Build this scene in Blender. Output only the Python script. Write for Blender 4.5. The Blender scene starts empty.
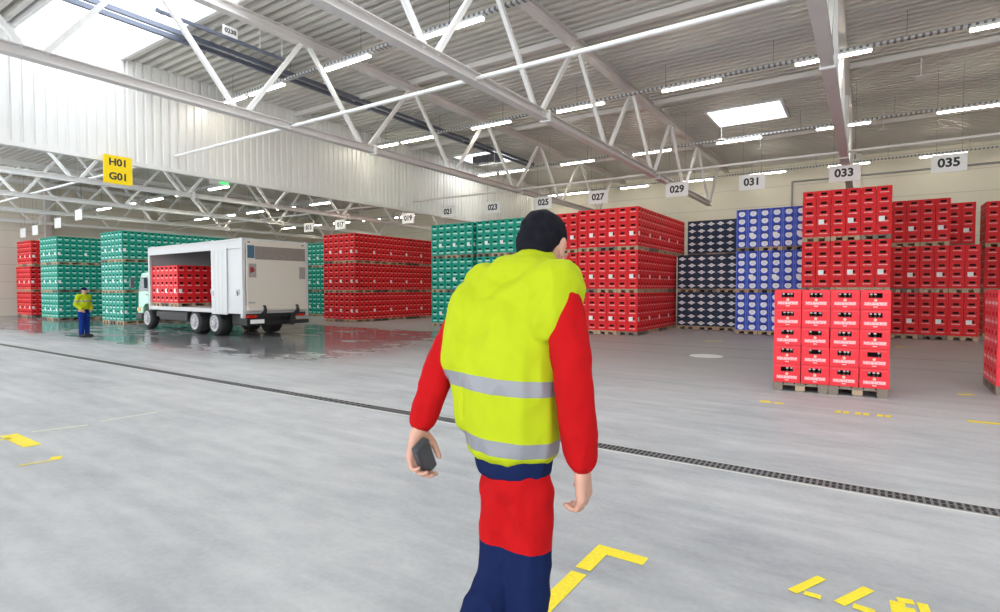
import bpy, bmesh, math, random
from mathutils import Vector, Matrix, noise
random.seed(7)
SC = bpy.context.scene
COL = SC.collection
PI = math.pi

# ------------------------------------------------------------------ camera
F_PX, YAW, PITCH, CAM_H = 553.0, math.radians(33.6), math.radians(1.86), 1.72
cam_d = bpy.data.cameras.new('camera')
cam = bpy.data.objects.new('camera', cam_d)
COL.objects.link(cam)
cam_d.sensor_width = 36.0
cam_d.lens = F_PX / 1000.0 * 36.0
cam_d.clip_end = 300
cam.location = (0, 0, CAM_H)
cam.rotation_euler = (PI / 2 - PITCH, 0, YAW)
SC.camera = cam

# ------------------------------------------------------------------ materials
def mat(name, col, rough=0.5, metal=0.0, spec=0.5, emit=None, noise=None, bump=None, coat=0.0):
    m = bpy.data.materials.new(name)
    m.use_nodes = True
    nt = m.node_tree
    b = nt.nodes['Principled BSDF']
    b.inputs['Base Color'].default_value = (*col, 1)
    b.inputs['Roughness'].default_value = rough
    b.inputs['Metallic'].default_value = metal
    b.inputs['Specular IOR Level'].default_value = spec
    if coat:
        b.inputs['Coat Weight'].default_value = coat
    if emit:
        b.inputs['Emission Color'].default_value = (*emit[0], 1)
        b.inputs['Emission Strength'].default_value = emit[1]
    if noise:
        sc, amt = noise
        tc = nt.nodes.new('ShaderNodeTexCoord')
        n = nt.nodes.new('ShaderNodeTexNoise')
        n.inputs['Scale'].default_value = sc
        n.inputs['Detail'].default_value = 5
        mx = nt.nodes.new('ShaderNodeMix')
        mx.data_type = 'RGBA'
        mx.inputs[6].default_value = (*[max(0, c * (1 - amt)) for c in col], 1)
        mx.inputs[7].default_value = (*[min(1, c * (1 + amt)) for c in col], 1)
        nt.links.new(tc.outputs['Object'], n.inputs['Vector'])
        nt.links.new(n.outputs['Fac'], mx.inputs[0])
        nt.links.new(mx.outputs[2], b.inputs['Base Color'])
        if bump:
            bp = nt.nodes.new('ShaderNodeBump')
            bp.inputs['Strength'].default_value = bump
            bp.inputs['Distance'].default_value = 0.01
            nt.links.new(n.outputs['Fac'], bp.inputs['Height'])
            nt.links.new(bp.outputs['Normal'], b.inputs['Normal'])
    return m

class NT:
    """small helper to write node maths"""
    def __init__(s, m):
        s.nt = m.node_tree
    def n(s, t, **kw):
        nd = s.nt.nodes.new(t)
        for k, v in kw.items():
            setattr(nd, k, v)
        return nd
    def put(s, sock, v):
        if isinstance(v, (int, float)):
            sock.default_value = v
        elif isinstance(v, tuple):
            sock.default_value = v
        else:
            s.nt.links.new(v, sock)
    def m(s, op, a, b=0.0, c=None):
        nd = s.n('ShaderNodeMath', operation=op)
        s.put(nd.inputs[0], a)
        s.put(nd.inputs[1], b)
        if c is not None:
            s.put(nd.inputs[2], c)
        return nd.outputs[0]
    def mix(s, f, a, b):
        nd = s.n('ShaderNodeMix', data_type='RGBA')
        s.put(nd.inputs[0], f)
        s.put(nd.inputs[6], a if not isinstance(a, tuple) else (*a[:3], 1))
        s.put(nd.inputs[7], b if not isinstance(b, tuple) else (*b[:3], 1))
        return nd.outputs[2]
    def rect(s, u, v, cu, cv, hu, hv):
        a = s.m('LESS_THAN', s.m('ABSOLUTE', s.m('SUBTRACT', u, cu)), hu)
        b = s.m('LESS_THAN', s.m('ABSOLUTE', s.m('SUBTRACT', v, cv)), hv)
        return s.m('MULTIPLY', a, b)
    def ell(s, u, v, cu, cv, ru, rv):
        a = s.m('POWER', s.m('DIVIDE', s.m('SUBTRACT', u, cu), ru), 2.0)
        b = s.m('POWER', s.m('DIVIDE', s.m('SUBTRACT', v, cv), rv), 2.0)
        return s.m('LESS_THAN', s.m('ADD', a, b), 1.0)

def crate_mat(name, col, style):
    m = mat(name, col, rough=0.5, spec=.22)
    t = NT(m)
    b = m.node_tree.nodes['Principled BSDF']
    uv = t.n('ShaderNodeUVMap', uv_map='UVMap')
    sp = t.n('ShaderNodeSeparateXYZ')
    t.nt.links.new(uv.outputs[0], sp.inputs[0])
    u, v = sp.outputs[0], sp.outputs[1]
    ns = t.n('ShaderNodeTexNoise')
    ns.inputs['Scale'].default_value = 1.0
    ns.inputs['Detail'].default_value = 1.0
    mp = t.n('ShaderNodeMapping')
    mp.inputs['Scale'].default_value = (34, 16, 1)
    t.nt.links.new(uv.outputs[0], mp.inputs[0])
    t.nt.links.new(mp.outputs[0], ns.inputs['Vector'])
    scr = t.m('GREATER_THAN', ns.outputs[0], 0.42)
    dark = tuple(c * 0.55 for c in col)
    c = t.mix(t.m('MULTIPLY', t.rect(u, v, .5, .0, .6, .018), .6), col, dark)
    if style == 'red':
        c = t.mix(t.m('MULTIPLY', scr, t.rect(u, v, .5, .36, .30, .042)), c, (.92, .62, .62))
        c = t.mix(t.rect(u, v, .5, .20, .25, .010), c, (.74, .16, .17))
        c = t.mix(t.rect(u, v, .5, .9, .40, .010), c, (.70, .08, .09))
    elif style == 'big':
        c = t.mix(t.rect(u, v, .5, .30, .40, .105), c, (.79, .085, .105))
        c = t.mix(t.m('MULTIPLY', scr, t.rect(u, v, .5, .30, .37, .075)), c, (.90, .52, .54))
        c = t.mix(t.ell(u, v, .5, .48, .055, .075), c, (.80, .50, .38))
        c = t.mix(t.rect(u, v, .5, .145, .07, .02), c, (.9, .62, .6))
        c = t.mix(t.rect(u, v, .5, .9, .42, .01), c, (.72, .13, .15))
    elif style == 'green':
        c = t.mix(t.m('MULTIPLY', scr, t.rect(u, v, .5, .38, .31, .10)), c, (.62, .88, .82))
        c = t.mix(t.rect(u, v, .5, .12, .25, .025), c, (.2, .55, .48))
    elif style == 'blue':
        c = t.mix(t.rect(u, v, .5, .5, .60, .6), c, col)
        c = t.mix(t.m('MAXIMUM', t.rect(u, v, .06, .5, .03, .6), t.rect(u, v, .94, .5, .03, .6)), c, (.17, .24, .72))
        c = t.mix(t.ell(u, v, .5, .42, .29, .36), c, (.86, .88, .93))
        c = t.mix(t.m('MULTIPLY', t.m('GREATER_THAN', ns.outputs[0], 0.55), t.ell(u, v, .5, .42, .17, .2)), c, (.45, .52, .75))
    elif style == 'navy':
        c = t.mix(t.m('MAXIMUM', t.ell(u, v, .5, .44, .21, .28), t.ell(u, v, .5, .43, .39, .13)), c, (.84, .84, .87))
        c = t.mix(t.m('MULTIPLY', t.m('GREATER_THAN', ns.outputs[0], 0.52), t.ell(u, v, .5, .44, .13, .16)), c, (.50, .47, .50))
    t.nt.links.new(c, b.inputs['Base Color'])
    return m

M = {}
M['steel'] = mat('white_painted_steel', (.80, .80, .79), .45, noise=(3, .04))
M['steel_warm'] = mat('grey_beige_painted_steel', (.68, .655, .64), .5, noise=(3, .04))
M['deck'] = mat('grey_roof_deck', (.66, .64, .60), .45, metal=0.1, noise=(.8, .05))
M['clad'] = mat('pale_metal_cladding', (.80, .80, .79), .38, metal=0.1, noise=(1.2, .04))
M['galv'] = mat('galvanised_steel', (.42, .44, .47), .4, metal=.6)
M['rail'] = mat('dark_blue_grey_rail', (.16, .18, .24), .45, metal=.3)
M['rod'] = mat('thin_dark_rod', (.12, .12, .13), .5)
M['lamp'] = mat('fluorescent_tube_diffuser', (.9, .9, .85), .4, emit=((1.0, .93, .76), 21.0))
M['white'] = mat('white_paint', (.80, .80, .80), .4)
M['paper'] = mat('white_paper', (.88, .88, .88), .7)
M['ink'] = mat('black_ink', (.03, .03, .035), .6)
M['yel_sign'] = mat('yellow_sign', (.95, .68, .0), .45)
M['yel_paint'] = mat('worn_yellow_floor_paint', (.86, .66, .02), .55, noise=(60, .25))
M['pale_paint'] = mat('worn_pale_floor_paint', (.66, .66, .46), .55, noise=(40, .15))
M['wood'] = mat('pallet_wood', (.46, .33, .22), .75, noise=(9, .3), bump=.3)
M['wood_grey'] = mat('weathered_pallet_wood', (.21, .17, .135), .8, noise=(14, .3), bump=.3)
M['red'] = crate_mat('red_crate_plastic', (.72, .016, .022), 'red')
M['big'] = crate_mat('light_red_crate_plastic', (.78, .040, .055), 'big')
M['green'] = crate_mat('green_crate_plastic', (.007, .31, .225), 'green')
M['blue'] = crate_mat('blue_crate_plastic', (.035, .075, .52), 'blue')
M['navy'] = crate_mat('navy_crate_plastic', (.030, .044, .085), 'navy')
M['glass_brown'] = mat('brown_bottle_glass', (.05, .02, .008), .12)
M['cap'] = mat('pale_crown_cap', (.85, .83, .80), .35)
M['black'] = mat('black_rubber', (.018, .018, .019), .7)
M['chassis'] = mat('black_chassis', (.02, .02, .022), .55)
M['mint'] = mat('mint_green_cab_paint', (.28, .68, .42), .3, coat=.5)
M['glass'] = mat('dark_cab_glass', (.03, .04, .05), .08)
M['beige'] = mat('beige_tail_lift_panel', (.63, .58, .51), .45, noise=(2, .03))
M['brownband'] = mat('grey_brown_band', (.24, .20, .18), .5, noise=(8, .15))
M['bluelab'] = mat('blue_sticker', (.05, .12, .20), .5)
M['greysticker'] = mat('grey_sticker', (.30, .27, .26), .5, noise=(20, .3))
M['redlamp'] = mat('red_tail_lamp', (.6, .02, .01), .2)
M['orange'] = mat('orange_indicator', (.9, .25, .02), .25)
M['hub'] = mat('silver_wheel_hub', (.40, .40, .41), .35, metal=.15)
M['panelwhite'] = mat('white_truck_panel', (.56, .565, .57), .35)
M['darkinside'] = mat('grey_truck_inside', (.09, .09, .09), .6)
M['skin'] = mat('skin', (.55, .30, .22), .5, noise=(30, .06))
M['hair'] = mat('dark_hair', (.008, .008, .013), .8, spec=.12, noise=(40, .5), bump=.6)
M['redcloth'] = mat('red_work_cloth', (.43, .005, .007), .85, spec=.12, noise=(14, .15), bump=.25)
M['navycloth'] = mat('navy_work_cloth', (.008, .016, .065), .9, spec=.08, noise=(14, .15), bump=.25)
M['bluecloth'] = mat('blue_work_cloth', (.008, .032, .20), .9, spec=.1, noise=(14, .15), bump=.25)
M['hiviz'] = mat('yellow_hi_vis_cloth', (.40, .48, .010), .8, spec=.15, noise=(12, .10), bump=.25)
M['reflect'] = mat('grey_reflective_tape', (.22, .225, .25), .4)
M['device'] = mat('dark_grey_device', (.05, .055, .065), .3)
M['screen'] = mat('grey_device_screen', (.25, .28, .32), .15)
M['exit'] = mat('green_exit_sign_face', (.1, .62, .2), .4, emit=((.1, .8, .25), .5))
M['glint'] = mat('painted_floor_glint', (.85, .85, .85), .35)
M['grate'] = mat('dark_drain_grate', (.17, .17, .18), .5, metal=.3)
M['slot'] = mat('drain_bottom', (.02, .02, .02), .8)
M['gasket'] = mat('pale_concrete_edge', (.55, .54, .50), .7)
M['pipe'] = mat('grey_pipe', (.33, .33, .33), .5)

def floor_material():
    m = mat('concrete_floor', (.60, .61, .62), .45)
    t = NT(m)
    b = m.node_tree.nodes['Principled BSDF']
    tc = t.n('ShaderNodeTexCoord')
    sp = t.n('ShaderNodeSeparateXYZ')
    t.nt.links.new(tc.outputs['Object'], sp.inputs[0])
    x, y = sp.outputs[0], sp.outputs[1]
    def noise(scale, detail, sx=1, sy=1, rot=0):
        mp = t.n('ShaderNodeMapping')
        mp.inputs['Scale'].default_value = (sx, sy, 1)
        mp.inputs['Rotation'].default_value = (0, 0, rot)
        t.nt.links.new(tc.outputs['Object'], mp.inputs[0])
        n = t.n('ShaderNodeTexNoise')
        n.inputs['Scale'].default_value = scale
        n.inputs['Detail'].default_value = detail
        t.nt.links.new(mp.outputs[0], n.inputs['Vector'])
        return n.outputs[0]
    n1 = noise(.55, 6, 1, 2.6)
    n2 = noise(2.6, 8, 1, 2.2, .35)
    n3 = noise(.16, 3)
    n4 = noise(24, 3)
    n5 = noise(.9, 5, .25, 4.5, -.12)
    f = t.m('ADD', t.m('ADD', t.m('MULTIPLY', n1, .28), t.m('MULTIPLY', n2, .22)), t.m('ADD', t.m('MULTIPLY', n4, .10), t.m('ADD', t.m('MULTIPLY', n3, .2), t.m('MULTIPLY', n5, .20))))
    ramp = t.n('ShaderNodeValToRGB')
    ramp.color_ramp.elements[0].position = .38
    ramp.color_ramp.elements[0].color = (.265, .272, .29, 1)
    ramp.color_ramp.elements[1].position = .60
    ramp.color_ramp.elements[1].color = (.48, .485, .49, 1)
    t.put(ramp.inputs[0], f)
    c = ramp.outputs[0]
    # beyond the drain the traffic lane is a darker, browner grey
    far = t.n('ShaderNodeMapRange')
    t.put(far.inputs[0], t.m('ADD', y, t.m('MULTIPLY', t.m('SUBTRACT', n1, .5), 5.0)))
    far.inputs[1].default_value = 8.5
    far.inputs[2].default_value = 13.5
    c = t.mix(t.m('MULTIPLY', far.outputs[0], .72), c, (.34, .325, .315))
    # wet lane where the truck stands
    def rng(v, a, bb):
        r = t.n('ShaderNodeMapRange')
        t.put(r.inputs[0], v)
        r.inputs[1].default_value = a
        r.inputs[2].default_value = bb
        return r.outputs[0]
    yy = t.m('ADD', y, t.m('MULTIPLY', t.m('SUBTRACT', n1, .5), 2.4))
    wet = t.m('MULTIPLY', t.m('MULTIPLY', rng(yy, 7.2, 8.4), rng(yy, 17.2, 16.4)), rng(t.m('ADD', x, t.m('MULTIPLY', t.m('SUBTRACT', n1, .5), 6)), -8.0, -13.0))
    wet = t.m('MULTIPLY', wet, rng(t.m('ADD', t.m('MULTIPLY', n1, .6), t.m('MULTIPLY', n3, .4)), .36, .50))
    c = t.mix(t.m('MULTIPLY', wet, .78), c, (.115, .118, .125))
    # expansion joints, a fixed grid of saw cuts
    j = t.m('LESS_THAN', t.m('ABSOLUTE', t.m('SUBTRACT', y, 14.6)), .035)
    j = t.m('MAXIMUM', j, t.m('LESS_THAN', t.m('ABSOLUTE', t.m('SUBTRACT', y, 16.7)), .06))
    c = t.mix(t.m('MULTIPLY', j, .6), c, (.12, .12, .12))
    t.nt.links.new(c, b.inputs['Base Color'])
    rg = t.m('SUBTRACT', t.m('ADD', .42, t.m('MULTIPLY', n2, .22)), t.m('MULTIPLY', wet, .42))
    t.put(b.inputs['Roughness'], t.m('MAXIMUM', rg, .13))
    bp = t.n('ShaderNodeBump')
    bp.inputs['Distance'].default_value = .004
    t.put(bp.inputs['Strength'], t.m('MAXIMUM', t.m('SUBTRACT', .14, t.m('MULTIPLY', wet, .5)), 0.0))
    t.put(bp.inputs['Height'], n2)
    t.nt.links.new(bp.outputs[0], b.inputs['Normal'])
    return m
M['floor'] = floor_material()

def wall_material():
    m = mat('cream_wall_panel', (.66, .625, .53), .5)
    t = NT(m)
    b = m.node_tree.nodes['Principled BSDF']
    tc = t.n('ShaderNodeTexCoord')
    sp = t.n('ShaderNodeSeparateXYZ')
    t.nt.links.new(tc.outputs['Object'], sp.inputs[0])
    z = sp.outputs[2]
    fr = t.m('FRACT', t.m('DIVIDE', z, 1.05))
    ln = t.m('LESS_THAN', fr, .03)
    n = t.n('ShaderNodeTexNoise')
    n.inputs['Scale'].default_value = .7
    t.nt.links.new(tc.outputs['Object'], n.inputs['Vector'])
    c = t.mix(n.outputs[0], (.70, .665, .57), (.78, .745, .64))
    c = t.mix(ln, c, (.55, .52, .45))
    t.nt.links.new(c, b.inputs['Base Color'])
    return m
M['wall'] = wall_material()

def tray_material():
    m = mat('perforated_cable_tray', (.55, .56, .58), .4, metal=.3)
    t = NT(m)
    b = m.node_tree.nodes['Principled BSDF']
    tc = t.n('ShaderNodeTexCoord')
    sp = t.n('ShaderNodeSeparateXYZ')
    t.nt.links.new(tc.outputs['Object'], sp.inputs[0])
    h = t.m('LESS_THAN', t.m('FRACT', t.m('MULTIPLY', sp.outputs[0], 7.0)), .42)
    c = t.mix(h, (.60, .61, .63), (.17, .175, .19))
    t.nt.links.new(c, b.inputs['Base Color'])
    return m
M['tray'] = tray_material()

def glazing_material():
    m = bpy.data.materials.new('milky_rooflight_sheet')
    m.use_nodes = True
    nt = m.node_tree
    nt.nodes.clear()
    o = nt.nodes.new('ShaderNodeOutputMaterial')
    a = nt.nodes.new('ShaderNodeBsdfTransparent')
    a.inputs[0].default_value = (.95, .96, .97, 1)
    d = nt.nodes.new('ShaderNodeBsdfTranslucent')
    d.inputs[0].default_value = (.95, .96, .97, 1)
    mx = nt.nodes.new('ShaderNodeMixShader')
    mx.inputs[0].default_value = .25
    nt.links.new(a.outputs[0], mx.inputs[1])
    nt.links.new(d.outputs[0], mx.inputs[2])
    nt.links.new(mx.outputs[0], o.inputs[0])
    return m
M['glazing'] = glazing_material()

# ------------------------------------------------------------------ mesh helpers
class MB:
    def __init__(s):
        s.v, s.f, s.mi = [], [], []
    def quad(s, pts, mi=0):
        k = len(s.v)
        s.v += [tuple(p) for p in pts]
        s.f.append(tuple(range(k, k + len(pts))))
        s.mi.append(mi)
        return s
    def box(s, x0, x1, y0, y1, z0, z1, mi=0):
        k = len(s.v)
        s.v += [(x, y, z) for z in (z0, z1) for y in (y0, y1) for x in (x0, x1)]
        for f in ((0, 2, 3, 1), (4, 5, 7, 6), (0, 1, 5, 4), (2, 6, 7, 3), (0, 4, 6, 2), (1, 3, 7, 5)):
            s.f.append(tuple(k + i for i in f))
            s.mi.append(mi)
        return s
    def bar(s, a, b, w, h=None, n=4, mi=0, up=(0, 0, 1)):
        """bar from a to b; rectangular w x h when n == 4, else round of diameter w"""
        a, b = Vector(a), Vector(b)
        d = (b - a).normalized()
        u = Vector(up)
        if abs(d.dot(u)) > .98:
            u = Vector((1, 0, 0))
        sx = d.cross(u).normalized()
        sy = sx.cross(d).normalized()
        h = w if h is None else h
        k = len(s.v)
        if n == 4:
            off = [(-w / 2, -h / 2), (w / 2, -h / 2), (w / 2, h / 2), (-w / 2, h / 2)]
        else:
            off = [(w / 2 * math.cos(2 * PI * i / n), w / 2 * math.sin(2 * PI * i / n)) for i in range(n)]
        for p in (a, b):
            s.v += [tuple(p + sx * q[0] + sy * q[1]) for q in off]
        m = len(off)
        for i in range(m):
            j = (i + 1) % m
            s.f.append((k + i, k + j, k + m + j, k + m + i))
            s.mi.append(mi)
        s.f.append(tuple(k + i for i in reversed(range(m))))
        s.f.append(tuple(k + m + i for i in range(m)))
        s.mi += [mi, mi]
        return s
    def prism(s, poly, axis, a, b, mi=0):
        """closed polygon (2D) extruded along axis 0/1/2 from a to b"""
        def P(p, t):
            q = [p[0], p[1]]
            q.insert(axis, t)
            return tuple(q)
        k, m = len(s.v), len(poly)
        s.v += [P(p, a) for p in poly] + [P(p, b) for p in poly]
        for i in range(m):
            j = (i + 1) % m
            s.f.append((k + i, k + j, k + m + j, k + m + i))
            s.mi.append(mi)
        s.f.append(tuple(k + i for i in reversed(range(m))))
        s.f.append(tuple(k + m + i for i in range(m)))
        s.mi += [mi, mi]
        return s
    def lathe(s, prof, n=16, c=(0, 0, 0), axis=2, mi=0):
        k = len(s.v)
        for r, h in prof:
            for i in range(n):
                a = 2 * PI * i / n
                q = [r * math.cos(a), r * math.sin(a)]
                q.insert(axis, h)
                s.v.append((c[0] + q[0], c[1] + q[1], c[2] + q[2]))
        for j in range(len(prof) - 1):
            for i in range(n):
                i2 = (i + 1) % n
                s.f.append((k + j * n + i, k + j * n + i2, k + (j + 1) * n + i2, k + (j + 1) * n + i))
                s.mi.append(mi)
        s.f.append(tuple(k + i for i in reversed(range(n))))
        s.f.append(tuple(k + (len(prof) - 1) * n + i for i in range(n)))
        s.mi += [mi, mi]
        return s
    def mesh(s, name, mats, smooth=False, fix=True):
        me = bpy.data.meshes.new(name)
        me.from_pydata(s.v, [], s.f)
        for m in (mats if isinstance(mats, (list, tuple)) else [mats]):
            me.materials.append(m)
        for p, i in zip(me.polygons, s.mi):
            p.material_index = i
        if fix:
            bm = bmesh.new()
            bm.from_mesh(me)
            bmesh.ops.recalc_face_normals(bm, faces=bm.faces)
            bm.to_mesh(me)
            bm.free()
        if smooth:
            for p in me.polygons:
                p.use_smooth = True
        me.update()
        return me
    def build(s, name, mats, parent=None, loc=(0, 0, 0), rz=0, smooth=False, bevel=0):
        o = bpy.data.objects.new(name, s.mesh(name, mats, smooth))
        COL.objects.link(o)
        o.location = loc
        o.rotation_euler = (0, 0, rz)
        if parent:
            o.parent = parent
        if bevel:
            bv = o.modifiers.new('bevel', 'BEVEL')
            bv.width = bevel
            bv.segments = 2
            bv.limit_method = 'ANGLE'
        return o

def tag(o, label=None, cat=None, group=None, kind=None):
    if label: o['label'] = label
    if cat: o['category'] = cat
    if group: o['group'] = group
    if kind: o['kind'] = kind
    return o

def empty(name, loc=(0, 0, 0), rz=0):
    o = bpy.data.objects.new(name, None)
    COL.objects.link(o)
    o.location = loc
    o.rotation_euler = (0, 0, rz)
    o.empty_display_size = .1
    return o

KIDS = {}
def copy_tree(o, parent=None):
    c = o.copy()
    COL.objects.link(c)
    if parent: c.parent = parent
    for ch in [x for x in o.children]:
        copy_tree(ch, c)
    return c

def inst(name, me, parent=None, loc=(0, 0, 0), rz=0, scale=None):
    o = bpy.data.objects.new(name, me)
    COL.objects.link(o)
    o.location = loc
    o.rotation_euler = (0, 0, rz)
    if scale: o.scale = scale
    if parent: o.parent = parent
    return o

def text(body, size, material, parent, loc, rot, extrude=.003, offset=0.0):
    cu = bpy.data.curves.new('lettering', 'FONT')
    cu.body = body
    cu.size = size
    cu.align_x = 'CENTER'
    cu.align_y = 'CENTER'
    cu.extrude = extrude
    cu.offset = offset
    cu.materials.append(material)
    tmp = bpy.data.objects.new('lettering', cu)
    COL.objects.link(tmp)
    dg = bpy.context.evaluated_depsgraph_get()
    me = bpy.data.meshes.new_from_object(tmp.evaluated_get(dg))
    bpy.data.objects.remove(tmp)
    me.materials.clear()
    me.materials.append(material)
    o = bpy.data.objects.new('lettering', me)
    COL.objects.link(o)
    o.parent = parent
    o.location = loc
    o.rotation_euler = rot
    return o

ORD = ['first', 'second', 'third', 'fourth', 'fifth', 'sixth', 'seventh', 'eighth', 'ninth', 'tenth', 'eleventh', 'twelfth', 'thirteenth',
       'fourteenth', 'fifteenth', 'sixteenth', 'seventeenth', 'eighteenth', 'nineteenth', 'twentieth'] + ['further'] * 20

# ------------------------------------------------------------------ the setting
DECK_Z, WALL_Y, END_X, PART_X = 8.6, 34.4, -44.0, -18.7
X_MAX, Y_MIN = 14.0, -9.0
o = MB().quad([(END_X, Y_MIN, 0), (X_MAX, Y_MIN, 0), (X_MAX, WALL_Y, 0), (END_X, WALL_Y, 0)]).build('floor', M['floor'])
tag(o, kind='structure')
o = MB().box(END_X, X_MAX, WALL_Y, WALL_Y + .2, 0, DECK_Z + .3).build('wall_back', M['wall'])
tag(o, kind='structure')
o = MB().prism([(8.2, 0), (WALL_Y + .2, 0), (WALL_Y + .2, DECK_Z + .3), (Y_MIN, DECK_Z + .3), (Y_MIN, 5.2), (8.2, 5.2)], 0, END_X - .2, END_X).build('wall_left', M['wall'])
tag(o, kind='structure')
o = MB().box(X_MAX, X_MAX + .2, Y_MIN + 6, WALL_Y + .2, 0, DECK_Z + .3).build('wall_right', M['wall'])
tag(o, kind='structure')

# corrugated roof deck (ribs along X) with openings for the rooflights
SKY_Y0, SKY_Y1, SKY_X0, SKY_X1 = 5.2, 7.72, END_X + .6, 11.0  # strip lengthened out of view, past the partition too, to light the halls
HOLES = [(SKY_X0, SKY_X1, SKY_Y0, SKY_Y1), (-18.2, -15.6, 22.9, 25.4), (-5.4, -2.75, 22.6, 25.0), (-27.6, -25.0, 15.2, 17.6)]
def deck_mesh():
    xs = sorted({END_X, X_MAX, *[h[0] for h in HOLES], *[h[1] for h in HOLES]})
    pitch, hgt = .29, .24
    ys, zs = [], []
    y = Y_MIN
    while y < WALL_Y:
        for fy, fz in ((0, 0), (.46, 0), (.54, 1), (.92, 1)):
            ys.append(y + fy * pitch)
            zs.append(DECK_Z + fz * hgt)
        y += pitch
    me = MB()
    idx = {}
    for i, x in enumerate(xs):
        for j in range(len(ys)):
            idx[i, j] = len(me.v)
            me.v.append((x, ys[j], zs[j]))
    for i in range(len(xs) - 1):
        for j in range(len(ys) - 1):
            cx, cy = (xs[i] + xs[i + 1]) / 2, (ys[j] + ys[j + 1]) / 2
            if any(h[0] < cx < h[1] and h[2] < cy < h[3] for h in HOLES):
                continue
            me.f.append((idx[i, j], idx[i + 1, j], idx[i + 1, j + 1], idx[i, j + 1]))
            me.mi.append(0)
    return me
o = deck_mesh().build('ceiling', M['deck'])
tag(o, kind='structure')

# corrugated partition hanging from the roof between the two halls
def partition():
    me = MB()
    pitch, dp = .25, .045
    y, pts = .6, []
    while y < WALL_Y:
        for fy, fx in ((0, 0), (.62, 0), (.72, 1), (.90, 1)):
            pts.append((y + fy * pitch, PART_X + fx * -dp))
        y += pitch
    for (ya, xa), (yb, xb) in zip(pts, pts[1:]):
        me.quad([(xa, ya, 5.56), (xb, yb, 5.56), (xb, yb, DECK_Z + .02), (xa, ya, DECK_Z + .02)])
    bm = me
    return bm
o = partition().build('wall_partition', M['clad'])
bm = bmesh.new(); bm.from_mesh(o.data); bmesh.ops.remove_doubles(bm, verts=bm.verts, dist=1e-4); bm.to_mesh(o.data); bm.free()
tag(o, kind='structure')
o = MB().prism([(PART_X - .12, 5.44), (PART_X + .05, 5.44), (PART_X + .05, 5.57), (PART_X + .02, 5.57), (PART_X + .02, 5.47), (PART_X - .12, 5.47)], 1, .6, WALL_Y).build('trim_1', M['clad'])
o.data.transform(Matrix(((1, 0, 0, 0), (0, 1, 0, 0), (0, 0, 1, 0), (0, 0, 0, 1))))
tag(o, kind='structure')
# upstand round the long rooflight
fr = MB()
for y in (SKY_Y0, SKY_Y1):
    s = -1 if y == SKY_Y0 else 1
    fr.box(SKY_X0, SKY_X1, y - .05, y + .05, DECK_Z - .06, DECK_Z + .42)
fr.box(SKY_X0 - .05, SKY_X0 + .05, SKY_Y0, SKY_Y1, DECK_Z + .0, DECK_Z + .42)
fr.box(SKY_X1 - .05, SKY_X1 + .05, SKY_Y0, SKY_Y1, DECK_Z + .0, DECK_Z + .42)
sky = fr.build('rooflight', M['white'])
tag(sky, 'long arched rooflight strip above the corrugated partition, lengthened out of view to light the halls', 'rooflight')
def arch(x):
    return [(x, (SKY_Y0 + SKY_Y1) / 2 - 1.26 * math.cos(PI * i / 14), DECK_Z + .40 + .75 * math.sin(PI * i / 14)) for i in range(15)]
g = MB()
xs = [SKY_X0 + (SKY_X1 - SKY_X0) * i / 28 for i in range(29)]
for a, b in zip(xs, xs[1:]):
    A, B = arch(a), arch(b)
    for i in range(14):
        g.quad([A[i], B[i], B[i + 1], A[i + 1]])
gl = g.build('glazing', M['glazing'], sky)
bm = bmesh.new(); bm.from_mesh(gl.data); bmesh.ops.remove_doubles(bm, verts=bm.verts, dist=1e-4); bm.to_mesh(gl.data); bm.free()
for x in xs[::2]:
    rb = MB()
    A = arch(x)
    for a, b in zip(A, A[1:]):
        rb.bar(a, b, .05, .05)
    rb.build('arch_rib', M['galv'], sky)
for x in (SKY_X0, SKY_X1):
    MB().quad(arch(x)).build('end_glazing', M['glazing'], sky)
for (x0, x1, y0, y1), lab in zip(HOLES[1:], ('square rooflight in the roof above the green crate blocks', 'square rooflight in the roof in front of sign 031', 'square rooflight in the far hall roof behind the partition')):
    d = MB()
    for a in (x0, x1):
        d.box(a - .05, a + .05, y0, y1, DECK_Z - .05, DECK_Z + .4)
    for a in (y0, y1):
        d.box(x0, x1, a - .05, a + .05, DECK_Z - .05, DECK_Z + .4)
    d = d.build('rooflight', M['white'])
    tag(d, lab, 'rooflight')
    g = MB()
    n = 8
    P = lambda i, j: (x0 + (x1 - x0) * i / n, y0 + (y1 - y0) * j / n, DECK_Z + .4 + .35 * math.sin(PI * i / n) * math.sin(PI * j / n))
    for i in range(n):
        for j in range(n):
            g.quad([P(i, j), P(i + 1, j), P(i + 1, j + 1), P(i, j + 1)])
    g = g.build('glazing', M['glazing'], d)
    bm = bmesh.new(); bm.from_mesh(g.data); bmesh.ops.remove_doubles(bm, verts=bm.verts, dist=1e-4); bm.to_mesh(g.data); bm.free()
# ventilator hanging in the far rooflight
v = empty('roof_ventilator', (-16.2, 23.2, 8.15))
tag(v, 'dark ventilator unit hanging below the square rooflight above green crates', 'ventilator')
MB().box(-.75, .75, -.25, .25, -.1, .3).build('housing', M['rail'], v, bevel=.04)
for k in (-.45, .05, .5):
    MB().lathe([(.17, -.28), (.2, -.24), (.2, .0), (.1, .02)], 14, (k, -.0, 0), 1).build('fan_ring', M['rod'], v, loc=(0, -.05, .08))
MB().bar((0, 0, .3), (0, 0, .45), .06, n=8).build('mount', M['galv'], v)

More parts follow.
